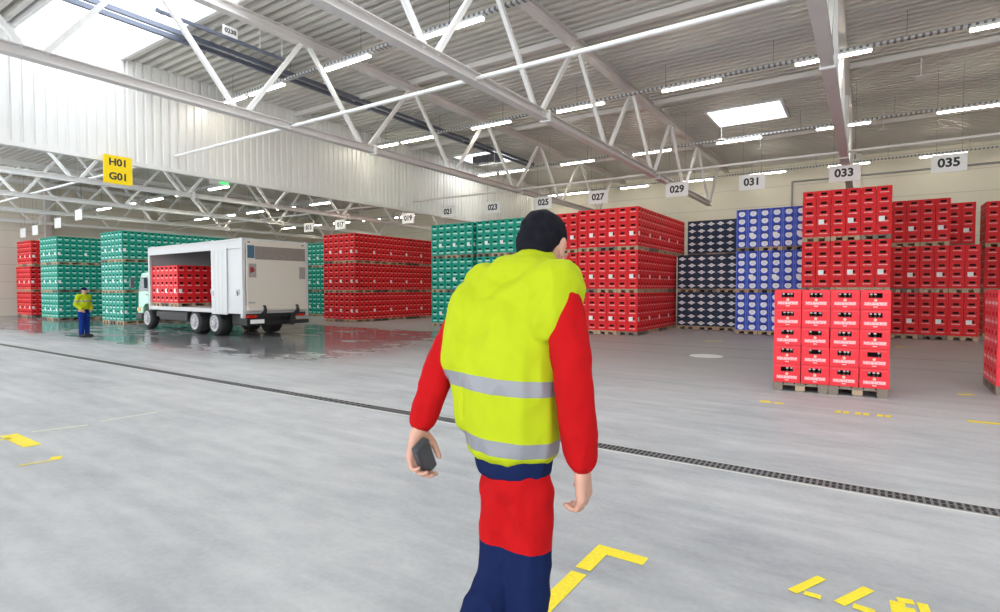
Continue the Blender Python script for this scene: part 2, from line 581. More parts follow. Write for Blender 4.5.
# columns on the end wall and pipes on the back wall
for (y, k) in ((13.6, 2), (19.5, 3)):
    o = MB().box(END_X + .02, END_X + .32, y - .15, y + .15, 0, DECK_Z).build('trim_%d' % k, M['steel_warm'])
    tag(o, kind='structure')
o = MB().box(-1.0, -.4, WALL_Y - .3, WALL_Y - .02, 0, DECK_Z).build('trim_4', M['steel_warm'])
tag(o, kind='structure')
def pipe(name, pts, r, material, label, cat):
    m = MB()
    for a, b in zip(pts, pts[1:]):
        m.bar(a, b, r * 2, n=8)
    o = m.build(name, material)
    tag(o, label, cat)
    return o
pipe('wall_conduit', [(-3.55, WALL_Y - .06, 4.0), (-3.55, WALL_Y - .06, 7.55), (10, WALL_Y - .06, 7.55)], .05, M['pipe'], 'grey conduit running along the cream back wall and down behind blue crates', 'conduit')

# ------------------------------------------------------------------ roof trusses
TOPY = [1.7, 5.7, 9.65, 13.85, 18.1, 22.4, 26.7, 31.2]
BOTY = [-.2, 3.8, 7.8, 11.75, 16.0, 20.3, 24.5, 29.0]
ZB, ZT = 5.95, 8.33
def ibeam(y0, y1, z, w, h):
    tf, tw = .018, .014
    m = MB()
    p = [(-w / 2, -h / 2), (w / 2, -h / 2), (w / 2, -h / 2 + tf), (tw / 2, -h / 2 + tf), (tw / 2, h / 2 - tf), (w / 2, h / 2 - tf), (w / 2, h / 2), (-w / 2, h / 2), (-w / 2, h / 2 - tf), (-tw / 2, h / 2 - tf), (-tw / 2, -h / 2 + tf), (-w / 2, -h / 2 + tf)]
    m.prism([(a, b + z) for a, b in p], 1, y0, y1)
    return m
# the prism axis helper inserts Y in the middle: (x, y, z)
bot_me = ibeam(-4.0, 29.2, ZB, .22, .20).mesh('bottom_chord', M['steel_warm'])
bot_white = ibeam(-4.0, 29.2, ZB, .22, .20).mesh('bottom_chord', M['steel'])
top_white = ibeam(-4.0, 32.5, ZT, .24, .24).mesh('top_chord', M['steel'])
top_me = ibeam(-4.0, 33.3, ZT, .24, .24).mesh('top_chord', M['steel_warm'])
def diag_mesh(a, b):
    return MB().bar(a, b, .10, .10).mesh('diagonal', M['steel'])
diags = []
for i, b in enumerate(BOTY):
    if i < len(TOPY):
        t = TOPY[i]
        diags.append(diag_mesh((0, b + .16, ZB + .08), (0, t - .12, ZT - .10)))
    if i > 0:
        t = TOPY[i - 1]
        diags.append(diag_mesh((0, b - .16, ZB + .08), (0, t + .12, ZT - .10)))
splice_me = MB().box(-.13, .13, -.02, .02, -.14, .14).box(-.13, .13, .022, .06, -.14, .14).mesh('splice_plate', M['steel'])
TRUSS_X = [(-42.7, 'fourth truss beyond the partition, along the far end wall'), (-36.7, 'third truss beyond the hanging partition, above far green crates'), (-30.7, 'second truss beyond the hanging partition, over the truck cab'),
           (-24.7, 'steel truss first beyond the hanging partition, below the H01 sign'), (-12.7, 'steel truss ending above the green crates, carrying sign 025'),
           (-6.7, 'steel truss crossing mid hall and carrying sign 029'), (-.7, 'steel truss nearest overhead, ending behind sign 033')]
for x, lab in TRUSS_X:
    far = x < PART_X
    t = empty('roof_truss', (x, .75 if far else 0, -.18 if far else 0))
    tag(t, lab, 'truss', 'roof trusses')
    inst('bottom_chord', bot_white if far else bot_me, t)
    inst('top_chord', top_white if far else top_me, t)
    for d in diags:
        inst('diagonal', d, t)
    for y in (12.1, 20.7):
        inst('splice_plate', splice_me, t, (0, y, ZB))
# one chord stands in the plane of the partition
# ties and purlins
def along_x(name, x0, x1, y, z, w, h, material, label, cat, group=None, n=4):
    o = MB().bar((x0, y, z), (x1, y, z), w, h, n=n).build(name, material)
    tag(o, label, cat, group)
    return o
along_x('tie_rod', END_X, X_MAX, 9.2, ZB + .02, .09, .09, M['steel'], 'white tie tube crossing between truss bottom chords, nearer one', 'tie', 'ties between trusses', 10)
along_x('tie_rod', END_X, X_MAX, 20.45, ZB + .02, .09, .09, M['steel_warm'], 'grey tie tube crossing between truss bottom chords, close to signs', 'tie', 'ties between trusses', 10)
for y, l in ((13.75, 'first beyond the long rooflight'), (20.2, 'under the middle of the roof'), (27.6, 'last before the back wall')):
    along_x('purlin', END_X, X_MAX, y, DECK_Z - .12, .12, .16, M['steel_warm'], 'grey beam under the ribbed roof deck, ' + l, 'purlin', 'beams under the roof')

# ------------------------------------------------------------------ lamps on cable trays
ROWS = [(10.35, 'first lamp row', 'nearest'), (17.2, 'second lamp row', 'second'), (24.6, 'third lamp row', 'third'), (32.45, 'row along the back wall', 'last')]
LAMP_X = [-16.36 + 3.65 * k for k in range(-7, 8)]
hous_me = MB().prism([(-.06, .06), (-.07, .0), (-.04, -.01), (.04, -.01), (.07, 0), (.06, .06)], 0, 0, 1.75).mesh('housing', M['white'])
diff_me = MB().prism([(.055 * math.cos(-PI * i / 8), -.0 + .055 * math.sin(-PI * i / 8)) for i in range(9)], 0, .02, 1.73).mesh('diffuser', M['lamp'], smooth=False)
rod_me = MB().bar((0, 0, 0), (0, 0, .75), .012, n=6).mesh('hanger_rod', M['rod'])
TRUSS_NEAR = 'the truss'
ROWS = [(y, 7.88, PART_X + .2, X_MAX - .3, [x for x in LAMP_X if PART_X + .3 < x < (-1 if y < 11 else 12)], rn + ' of the main hall') for y, rn, nth in ROWS]
ROWS += [(y, 6.66, END_X + .3, PART_X - .4, [-24.1 - 3.2 * k for k in range(6)] + [-20.9], rn + ' beyond the partition') for y, rn in ((15.0, 'first lamp row'), (21.0, 'second lamp row'), (28.0, 'third lamp row'))]
for y, z, x0, x1, xs, rn in ROWS:
    tr = empty('cable_tray', (0, y, z))
    tag(tr, 'perforated cable tray carrying the ' + rn, 'cable tray', 'cable trays under the roof')
    MB().prism([(-.07, .06), (-.07, 0), (.07, 0), (.07, .06), (.062, .06), (.062, .008), (-.062, .008), (-.062, .06)], 0, x0, x1).build('channel', M['tray'], tr)
    x = x0 + 1.2
    while x < x1:
        h_ = inst('hanger_rod', rod_me, tr, (x, 0, .0))
        h_.scale.z = (DECK_Z + .05 - z) / .75
        x += 3.0
    if z > 7: xs = [PART_X + .35] + xs
    for k, x in enumerate(sorted(xs, key=lambda q: abs(q - PART_X))):
        l = empty('batten_lamp', (x, y, z - .058))
        tag(l, 'fluorescent batten lamp, %s from the partition, %s' % (ORD[k], rn), 'lamp', 'fluorescent batten lamps')
        inst('housing', hous_me, l)
        inst('diffuser', diff_me, l, (0, 0, -.005))

# double rails along Y and the tray that carries sign 0238
for k, (x, y0, y1, z) in enumerate(((-15.5, 2.5, 26, 8.38), (-15.1, 2.5, 26, 8.38))):
    o = MB().prism([(x - .05, z - .06), (x + .05, z - .06), (x + .05, z + .06), (x - .05, z + .06)], 1, y0, y1).build('roof_rail', M['rail'])
    tag(o, 'dark rail under the roof crossing the rooflight, %s of the pair' % ('partition side' if k == 0 else 'inner one'), 'rail', 'pair of roof rails')
t = empty('cable_tray', (-13.35, 0, 7.93))
tag(t, 'dark cable duct below the roof holding the small 0238 sign', 'cable tray')
MB().box(-.035, .035, 6.2, 9.6, -.035, .035).build('channel', M['rail'], t)
for y in (6.9, 8.75, 9.4):
    MB().bar((0, y, .03), (0, y, .70), .03, n=6).build('hanger_rod', M['steel'], t)
s = empty('number_sign', (-13.30, 7.91, 8.08))
tag(s, 'small white sign 0238 on a cable duct under the roof', 'sign')
MB().box(-.01, .01, -.19, .19, -.12, .12).build('panel', M['paper'], s)
text('0238', .15, M['ink'], s, (.012, 0, 0), (PI / 2, 0, PI / 2), .002, .004)

# ------------------------------------------------------------------ hanging signs
def aisle_sign(x, y, z, body, label, w=.88, h=.55):
    s = empty('aisle_sign', (x, y, z))
    tag(s, label, 'sign', 'white aisle number signs')
    MB().box(-w / 2, w / 2, -.012, .012, -h / 2, h / 2).build('panel', M['paper'], s)
    if body:
        text(body, .37, M['ink'], s, (0, -.014, 0), (PI / 2, 0, 0), .002, .013)
    for k in (-.35, .35):
        MB().bar((k * w, 0, h / 2), (k * w, 0, 8.6 - z), .008, n=5).build('hanger_wire', M['rod'], s)
    return s
for body, x, lab in (('015', -28.9, 'above the truck tail'), ('017', -26.0, 'above the front of the red block by the truck'), ('019', -20.6, 'above the flank of the red block by the truck'), ('021', -17.85, 'at the partition edge above green crates'),
                ('023', -15.1, 'above the green crates'), ('025', -12.32, 'above the walking person'), ('027', -9.66, 'above the long red block'), ('029', -6.32, 'on the end of a truss'), ('031', -3.6, 'above the blue crates'), ('033', -.73, 'above the tall red block'), ('035', 2.03, 'furthest from the partition')):
    aisle_sign(x, 22.1, 5.60 if x > -19 else 5.46, body, 'white hanging aisle sign reading %s, %s' % (body, lab))
for (x, y, z, lab) in ((-42.6, 12.0, 5.05, 'first from the end wall'), (-40.6, 12.0, 5.10, 'second from the end wall'), (-37.2, 12.0, 5.3, 'third from the end wall'), (-34.4, 12.0, 5.55, 'fourth from the end wall, highest')):
    aisle_sign(x, y, z, '', 'blank-looking white sign hanging over far red and green blocks, ' + lab)
s = empty('bay_sign', (-18.5, 7.46, 5.20))
tag(s, 'big yellow sign reading H01 over G01 on the edge of the corrugated partition', 'sign')
MB().box(-.02, .02, -.375, .375, -.41, .0).build('panel', M['yel_sign'], s)
MB().box(-.02, .02, -.375, .375, .006, .41).build('panel', M['yel_sign'], s)
text('H01', .285, M['ink'], s, (.023, 0, .205), (PI / 2, 0, PI / 2), .003, .009)
text('G01', .285, M['ink'], s, (.023, 0, -.205), (PI / 2, 0, PI / 2), .003, .009)
s = empty('exit_sign', (-24.0, 13.65, 6.5))
tag(s, 'small green and white exit sign hanging beyond the partition', 'exit sign')
MB().box(-.015, .015, -.45, .45, -.22, .22).build('panel', M['white'], s)
MB().box(.016, .022, .0, .42, -.18, .18).build('pictogram', M['exit'], s)
MB().bar((0, 0, .22), (0, 0, 2.0), .012, n=6).build('hanger_rod', M['rod'], s)
# small pendant fittings below the roof
for (x, y, z, lab) in ((-5.0, 23.6, 7.65, 'beside the square rooflight before sign 031'), (-4.0, 26.5, 7.75, 'just beyond the square rooflight'), (-14.6, 21.5, 7.35, 'under the dark ventilator'), (1.2, 20.6, 7.9, 'before the third lamp row above sign 035'), (.4, 26.4, 7.9, 'behind the third lamp row above sign 033')):
    p = empty('pendant_fitting', (x, y, z))
    tag(p, 'small white pendant fitting hanging from the roof, ' + lab, 'pendant', 'small pendant fittings')
    MB().bar((0, 0, .03), (0, 0, 8.6 - z), .03, n=8).build('stem', M['white'], p)
    MB().lathe([(.16, 0), (.13, .04), (.03, .06)], 14).build('disc', M['white'], p)

# ------------------------------------------------------------------ drain and floor marks
DR_Y, DR_W = 5.58, .095
d = empty('drain_channel', (0, DR_Y, 0))
tag(d, 'long dark floor drain with gridded cover crossing the whole concrete floor', 'drain')
gr = MB()
def grate(x0, x1, step):
    ys = [-DR_W, -DR_W + .016, -.008, .008, DR_W - .016, DR_W]
    n = int((x1 - x0) / step)
    xs = []
    for i in range(n):
        xs += [x0 + i * step, x0 + i * step + step * .42]
    xs.append(x0 + n * step)
    k = len(gr.v)
    for x in xs:
        gr.v += [(x, y, .006) for y in ys]
    for i in range(len(xs) - 1):
        for j in range(5):
            if i % 2 == 1 and j in (1, 3):
                continue
            a = k + i * 6 + j
            gr.f.append((a, a + 6, a + 7, a + 1))
            gr.mi.append(0)
grate(-30.0, -6.0, .12)
grate(-6.0, 6.0, .05)
g = gr.build('grate', M['grate'], d)
MB().quad([(-30, -DR_W, .0025), (6, -DR_W, .0025), (6, DR_W, .0025), (-30, DR_W, .0025)]).build('slot', M['slot'], d)
for s in (-1, 1):
    MB().box(-30, 6, s * (DR_W + .012) - .012, s * (DR_W + .012) + .012, -.01, .005).build('edge_strip', M['gasket'], d)

MARK_N = 10
def mark(polys, material=None, name=None):
    global MARK_N
    m = MB()
    for k, p in enumerate(polys):
        m.quad([(x, y, .003 + .0006 * k) for x, y in p])
    o = m.build('floor_marking', material or M['yel_paint'])
    tag(o, kind='structure')
    return o
Rm = Matrix.Rotation(YAW, 3, 'Z') @ Matrix.Rotation(-PITCH, 3, 'X')
def ground(px, py):
    r = Rm @ Vector(((px - 500) / F_PX, 1.0, -(py - 306) / F_PX))
    t = -CAM_H / r.z
    return (r.x * t, r.y * t)
def stroke(a, b, w):
    """a straight painted stroke between two floor points"""
    a, b = Vector(a), Vector(b)
    d = (b - a).normalized()
    n = Vector((-d.y, d.x)) * w / 2
    return [tuple(a + n), tuple(b + n), tuple(b - n), tuple(a - n)]
# corner mark near the walker: axis aligned, about 10 cm wide
mark([[(-1.47, 3.30), (-1.13, 3.30), (-1.13, 3.41), (-1.47, 3.41)], [(-1.47, 3.05), (-1.37, 3.05), (-1.37, 3.30), (-1.47, 3.30)]])
mark([[(-1.47, 2.2), (-1.37, 2.2), (-1.37, 3.0), (-1.47, 3.0)]])
# stencilled figures, cut by the picture edge
G_ = ground
mark([stroke(G_(792, 592), G_(822, 578), .055), stroke(G_(804, 593), G_(821, 598), .05)])
mark([stroke(G_(839, 604), G_(869, 589), .06), stroke(G_(853, 606), G_(875, 613), .055)])
mark([stroke(G_(897, 602), G_(900, 618), .07), stroke(G_(897, 600), G_(914, 603), .055), stroke(G_(899, 609), G_(916, 612), .05), stroke(G_(922, 604), G_(927, 616), .05)])
# far figures before the lone stack
for x in (838, 846, 858, 866, 880, 888):
    mark([stroke(G_(x - 3, 411.5 + (x - 838) * .09), G_(x + 3, 412.2 + (x - 838) * .09), .16)])
mark([stroke(G_(760, 401.5), G_(771, 402), .16)]); mark([stroke(G_(774, 403), G_(784, 403.6), .1)])
mark([stroke(G_(958, 394.5), G_(973, 395), .12)])
mark([stroke(G_(967, 421), G_(1003, 424.5), .12)])
mark([stroke(G_(895, 346.5), G_(905, 347), .25)])
mark([stroke(G_(705, 341), G_(722, 341.2), .18)])
# left marks
mark([stroke(G_(8, 435), G_(33, 446), .16)]); mark([stroke(G_(-10, 442), G_(12, 438), .05)])
mark([stroke(G_(50, 459), G_(62, 457.5), .14)]); mark([stroke(G_(18, 466), G_(50, 461), .035)])
mark([stroke(G_(32, 432), G_(88, 425), .04), stroke(G_(100, 421.5), G_(158, 412), .035)], M['pale_paint'])
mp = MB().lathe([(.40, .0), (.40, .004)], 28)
o = mp.build('floor_glint', M['glint'], loc=(*ground(706, 356), .0))  # white disc stands in for the skylight's reflection on the wet floor
tag(o, 'pale round disc standing in for a skylight reflection on the floor before the blue crates', 'painted reflection')

# ------------------------------------------------------------------ crates and pallets
CW, CD, CH, PH = .393, .30, .281, .144
def crate_mesh(name, W, D, H, material, hole=(.28, .72, .60, .80), pocket=.06):
    bm = bmesh.new()
    uvl = bm.loops.layers.uv.new('UVMap')
    W2, D2 = W / 2 - .0045, D / 2 - .0035
    vs = [0, .035, hole[2], hole[3], .94, 1.0]
    off = [-.004, 0, 0, 0, 0, -.002]
    us = [0, hole[0], hole[1], 1]
    corners = [(-1, -1), (1, -1), (1, 1), (-1, 1)]
    cache = {}
    def vert(p):
        k = tuple(round(c, 5) for c in p)
        if k not in cache:
            cache[k] = bm.verts.new(p)
        return cache[k]
    for s in range(4):
        a, b = corners[s], corners[(s + 1) % 4]
        nrm = Vector(((a[0] + b[0]) / 2, (a[1] + b[1]) / 2, 0))
        def P(u, j, inn=0.0):
            w, d = W2 + off[j], D2 + off[j]
            A, B = Vector((a[0] * w, a[1] * d, 0)), Vector((b[0] * w, b[1] * d, 0))
            p = A.lerp(B, u) - nrm * inn
            return (p.x, p.y, vs[j] * H)
        for i in range(3):
            for j in range(5):
                if i == 1 and j == 2:
                    c4 = [(us[1], 2), (us[2], 2), (us[2], 3), (us[1], 3)]
                    for q in range(4):
                        (ua, ja), (ub, jb) = c4[q], c4[(q + 1) % 4]
                        f = bm.faces.new([vert(P(ua, ja)), vert(P(ub, jb)), vert(P(ub, jb, .016)), vert(P(ua, ja, .016))])
                        for l in f.loops:
                            l[uvl].uv = (.02, .5)
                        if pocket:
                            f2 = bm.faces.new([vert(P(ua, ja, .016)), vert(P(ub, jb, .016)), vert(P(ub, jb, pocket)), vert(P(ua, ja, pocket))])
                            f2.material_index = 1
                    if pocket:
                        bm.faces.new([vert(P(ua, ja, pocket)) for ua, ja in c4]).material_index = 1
                    continue
                cs = [(us[i], j), (us[i + 1], j), (us[i + 1], j + 1), (us[i], j + 1)]
                f = bm.faces.new([vert(P(u, jj)) for u, jj in cs])
                for l, (u, jj) in zip(f.loops, cs):
                    l[uvl].uv = (u, vs[jj])
    # rim, then a recessed cover (bottle tops / base of the crate above keep it dark)
    top, t = [], .02
    for c in corners:
        top.append(((W2 - .003) * c[0], (D2 - .003) * c[1], H))
    inn = [((W2 - t) * c[0], (D2 - t) * c[1], H) for c in corners]
    low = [((W2 - t) * c[0], (D2 - t) * c[1], H * .84) for c in corners]
    for i in range(4):
        j = (i + 1) % 4
        for q in ([top[i], top[j], inn[j], inn[i]], [inn[i], inn[j], low[j], low[i]]):
            f = bm.faces.new([vert(p) for p in q])
            for l in f.loops:
                l[uvl].uv = (.02, .5)
    for q in (low, [((W2 - .007) * c[0], (D2 - .007) * c[1], 0) for c in reversed(corners)]):
        f = bm.faces.new([vert(p) for p in q])
        for l in f.loops:
            l[uvl].uv = (.02, .5)
    me = bpy.data.meshes.new(name)
    bm.to_mesh(me)
    bm.free()
    me.materials.append(material)
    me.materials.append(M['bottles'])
    return me
M['bottles'] = mat('bottles_and_shade_in_crate_hole', (.008, .004, .003), .5, spec=.1)  # near-black hole lining: bottles, with the shade of the recess put into the colour
CM = {'red': crate_mesh('red_crate', CW, CD, CH, M['red'], (.29, .71, .54, .80)), 'green': crate_mesh('green_crate', CW, CD, CH, M['green'], (.28, .72, .62, .80)),
      'blue': crate_mesh('blue_crate', CW, CD, CH, M['blue'], (.25, .75, .72, .90)), 'navy': crate_mesh('navy_crate', CW, CD, CH, M['navy'], (.30, .70, .74, .88))}
BIG_W, BIG_H = .405, .309
CM['big'] = crate_mesh('beer_crate', BIG_W, .30, BIG_H, M['big'], (.27, .73, .60, .84), .13)
CNAME = {'red': 'red_crate', 'green': 'green_crate', 'blue': 'blue_crate', 'navy': 'navy_crate', 'big': 'beer_crate'}
label_me = MB().box(-.075, .075, -.004, 0, -.075, .075).mesh('paper_label', M['paper'])
label_side_me = MB().box(0, .004, -.06, .06, -.075, .075).mesh('paper_label', M['paper'])

def pallet_shape(m, W, D):
    w2, d2 = W / 2, D / 2
    for i in range(5):
        cx = -w2 + .0725 + i * (W - .145) / 4
        m.box(cx - .07, cx + .07, -d2, d2, .122, .144)
    for cy in (-d2 + .0725, 0, d2 - .0725):
        m.box(-w2, w2, cy - .0725, cy + .0725, .100, .122)
        for cx in (-w2 + .0725, 0, w2 - .0725):
            m.box(cx - .07, cx + .07, cy - .07, cy + .07, .022, .100)
    for cx in (-w2 + .07, 0, w2 - .07):
        m.box(cx - .06, cx + .06, -d2, d2, 0, .022)
    return m
PM = [pallet_shape(MB(), CW * 2 - .01, 1.19).mesh('pallet', M['wood']), pallet_shape(MB(), CW * 2 - .01, 1.19).mesh('pallet', M['wood_grey'])]

BLOCKS = []
def block(color, x0, y0, ncols, ndeep, name, levels=(0, 1, 2), ch=CH, side=None, base=0.0, dx=(0, 0, 0), dy=(0, 0, 0)):
    """a block of pallets: front row faces -Y at y0, leftmost column starts at x0; side = '+x' or '-x' gives the flank in view"""
    BLOCKS.append(dict(c=color, x0=x0, y0=y0, n=ncols, d=ndeep, name=name, levels=levels, ch=ch, side=side, base=base, dx=dx, dy=dy))
block('red', -1.79, 20.3, 6, 1, 'block behind lone low stack', ch=.291)
block('red', .66, 23.4, 6, 1, 'block under sign 035', levels=(0, 1), ch=.284)
block('red', .66, 23.4, 4, 1, 'block under sign 035', levels=(2,), ch=.284)
block('red', 2.28, 25.0, 2, 1, 'set-back pallet by sign 035', levels=(2,), ch=.284)
block('red', 3.35, 25.2, 4, 1, 'block beyond sign 035', ch=.284)
block('red', -9.22, 19.25, 6, 4, 'long block under sign 027', levels=(0, 1), side='+x', ch=.281)
block('red', -9.22, 19.25, 6, 5, 'long block under sign 027', levels=(2,), side='+x', ch=.281)
block('red', -11.76, 19.6, 6, 1, 'block behind walking person', ch=.281)
block('red', -23.56, 18.9, 6, 5, 'block beside truck tail', side='+x', ch=.268)
block('red', -42.9, 11.7, 6, 2, 'block by end wall', side='+x', ch=.270, dx=(0, 0, .25))
block('blue', -4.17, 22.4, 6, 1, 'block under sign 031')
block('navy', -6.72, 23.7, 6, 1, 'block beside blue crates', levels=(0, 1))
block('navy', -6.66, 25.0, 6, 1, 'block beside blue crates', levels=(2,))
block('green', -16.62, 19.35, 6, 1, 'block under sign 021', side='+x', ch=.276)
block('green', -14.16, 19.45, 6, 1, 'block under sign 023', ch=.278)
block('green', -29.3, 22.0, 6, 2, 'block behind truck tail', side='+x', ch=.268)
block('green', -31.86, 12.0, 6, 5, 'block behind truck cab', side='+x', ch=.268)
block('green', -37.95, 11.4, 6, 3, 'block behind standing worker', side='+x', ch=.268)

# truck frame of reference (needed for the load and for what it hides)
TR_A = math.radians(177)
TR_P = Vector((-17.5, 10.7, 0))
TH = Vector((math.cos(TR_A), math.sin(TR_A), 0))
TL = Vector((-TH.y, TH.x, 0))
def truck_to_world(p):
    return TR_P + TH * p[0] + TL * p[1] + Vector((0, 0, p[2]))
def world_to_truck(p):
    q = Vector(p) - TR_P
    return Vector((q.dot(TH), q.dot(TL), q.z))

AABB = []
for b in BLOCKS:
    for lv in b['levels']:
        z = lv * (PH + 5 * b['ch'])
        AABB.append((b['x0'] + b['dx'][lv], b['x0'] + b['dx'][lv] + b['n'] * CW, b['y0'] + b['dy'][lv], b['y0'] + b['dy'][lv] + b['d'] * 1.2, z, z + PH + 5 * b['ch']))
AABB.append((-1.25, .28, 10.4, 11.5, 0, 1.69))
AABB.append((1.74, 4, 11.0, 12.95, 0, 1.69))
EYE = Vector((0, 0, CAM_H))
def hit_box(o, d, b, tmax):
    t0, t1 = 1e-4, tmax
    for k in range(3):
        lo, hi = b[2 * k], b[2 * k + 1]
        if abs(d[k]) < 1e-9:
            if o[k] < lo or o[k] > hi: return False
            continue
        a, c = (lo - o[k]) / d[k], (hi - o[k]) / d[k]
        if a > c: a, c = c, a
        t0, t1 = max(t0, a), min(t1, c)
        if t0 > t1: return False
    return True
def to_pixel(p):
    q = Rm.inverted() @ (Vector(p) - EYE)
    return (500 + F_PX * q.x / q.y, 306 - F_PX * q.z / q.y) if q.y > .1 else None
def visible(p, skip_truck=False):
    px = to_pixel(p)
    if px is None or not (-4 < px[0] < 1004 and -4 < px[1] < 616): return False
    d = EYE - p
    L = d.length
    d = d / L
    o = p + d * .03
    for b in AABB:
        if hit_box(o, d, b, L): return False
    o2 = world_to_truck(o); d2 = Vector((d.dot(TH), d.dot(TL), d.z))
    if not skip_truck and hit_box(o2, d2, (0, 7.4, -2.5, 0, .85, 3.4), L): return False
    return True

CRATES = []      # (color, matrix, label, key, label-paper spec, area, vis)
PALLETS = []
for b in BLOCKS:
    ch = b['ch']
    pitch = PH + 5 * ch
    cname = {'red': 'red', 'green': 'green', 'blue': 'blue', 'navy': 'navy'}[b['c']]
    tiers = {0: 'bottom tier', 1: 'middle tier', 2: 'top tier'}
    for lv in b['levels']:
        x0, y0, z0 = b['x0'] + b['dx'][lv], b['y0'] + b['dy'][lv], b['base'] + lv * pitch
        cells = [(i, 0) for i in range(b['n'])]
        nrow = b['d'] * 4
        if b['side'] == '+x':
            cells += [(b['n'] - 1, j) for j in range(1, nrow)]
        fill = {(i, j) for i in range(b['n']) for j in range(nrow)} - set(cells)
        cells += sorted(fill)
        for (i, j) in cells:
            for r in range(5):
                if (i, j) in fill and not (lv == max(b['levels']) and r == 4) and not (j == nrow - 1 or i in (0, b['n'] - 1)):
                    continue
                jx, jy = random.uniform(-.003, .003), random.uniform(-.004, .004)
                loc = Vector((x0 + (i + .5) * CW + jx, y0 + (j + .5) * .3 + jy, z0 + PH + r * ch))
                if j == 0:
                    lab = '%s crate, %s column from left, %s row down, %s, %s' % (cname, ORD[i], ORD[4 - r], tiers[lv], b['name'])
                else:
                    lab = '%s crate, %s back along flank, %s row down, %s, %s' % (cname, ORD[j], ORD[4 - r], tiers[lv], b['name'])
                pts = [loc + Vector((sx * CW * .35, -.151, ch * fz)) for sx in (-1, 0, 1) for fz in (.25, .8)] if j == 0 else []
                area = 0
                dist = (loc - EYE).length
                if b['side'] == '+x' and i == b['n'] - 1:
                    pts += [loc + Vector((CW / 2 + .001, sy * .1, ch * fz)) for sy in (-1, 1) for fz in (.25, .8)]
                vis = any(visible(p) for p in pts) and (i, j) not in fill
                vd = (EYE - loc).normalized()
                area = ((abs(vd.y) * CW if j == 0 else 0) + (abs(vd.x) * .3 if (b['side'] and i == b['n'] - 1) else 0)) * ch / dist ** 2
                front_lab = (j == 0 and i % 2 == 1 and r == 1 and b['c'] != 'navy')
                side_lab = (b['side'] and i == b['n'] - 1 and j % 4 == 0 and r == 1)
                CRATES.append(dict(c=b['c'], loc=loc, sz=ch / CH, lab=lab, area=area, vis=vis, fl=front_lab, sl=side_lab, rz=0, fill=(i, j) in fill))
        pc = [(i, 0) for i in range(b['n'] // 2)] + ([(b['n'] // 2 - 1, j) for j in range(1, b['d'])] if b['side'] else [])
        for (i, j) in pc:
            where = '%s from left' % ORD[i] if j == 0 else '%s back along flank' % ORD[j]
            PALLETS.append((Vector((x0 + (i + .5) * 2 * CW, y0 + .6 + j * 1.2, z0)), 'wooden pallet under %s crates, %s, %s, %s' % (cname, where, tiers[lv], b['name'])))

# the load in the truck: three pallets wide along the truck, two deep across it
LX0, LZ, LCH = 4.94, .986, .297
for dep in range(8):
    for i in range(6):
        if dep > 0 and i != 0: continue
        for r in range(5):
            p = truck_to_world((LX0 + (i + .5) * CW, -.07 - (dep + .5) * .3, LZ + PH + r * LCH))
            k = 5 - i
            if dep == 0:
                lab = 'red crate inside truck, %s column from left, %s row down, facing the open side' % (ORD[k], ORD[4 - r])
            else:
                lab = 'red crate inside truck, %s across, %s row down, facing the tail' % (ORD[dep], ORD[4 - r])
            vis = True if dep < 5 else visible(p + Vector((CW / 2 + .02, 0, .1)), True)
            CRATES.append(dict(c='red', loc=p, sz=LCH / CH, lab=lab, area=1.0, vis=vis, fl=(dep == 0 and k % 2 == 1 and r == 1), sl=(i == 0 and dep % 4 == 0 and r == 1), rz=TR_A + PI))
for dep in range(2):
    for i in range(3):
        p = truck_to_world((LX0 + (i + .5) * 2 * CW, -.07 - .6 - dep * 1.2, LZ))
        PALLETS.append((p, 'wooden pallet under the red load in the truck, %s from the cab, %s row' % (ORD[2 - i], ('near', 'far')[dep])))

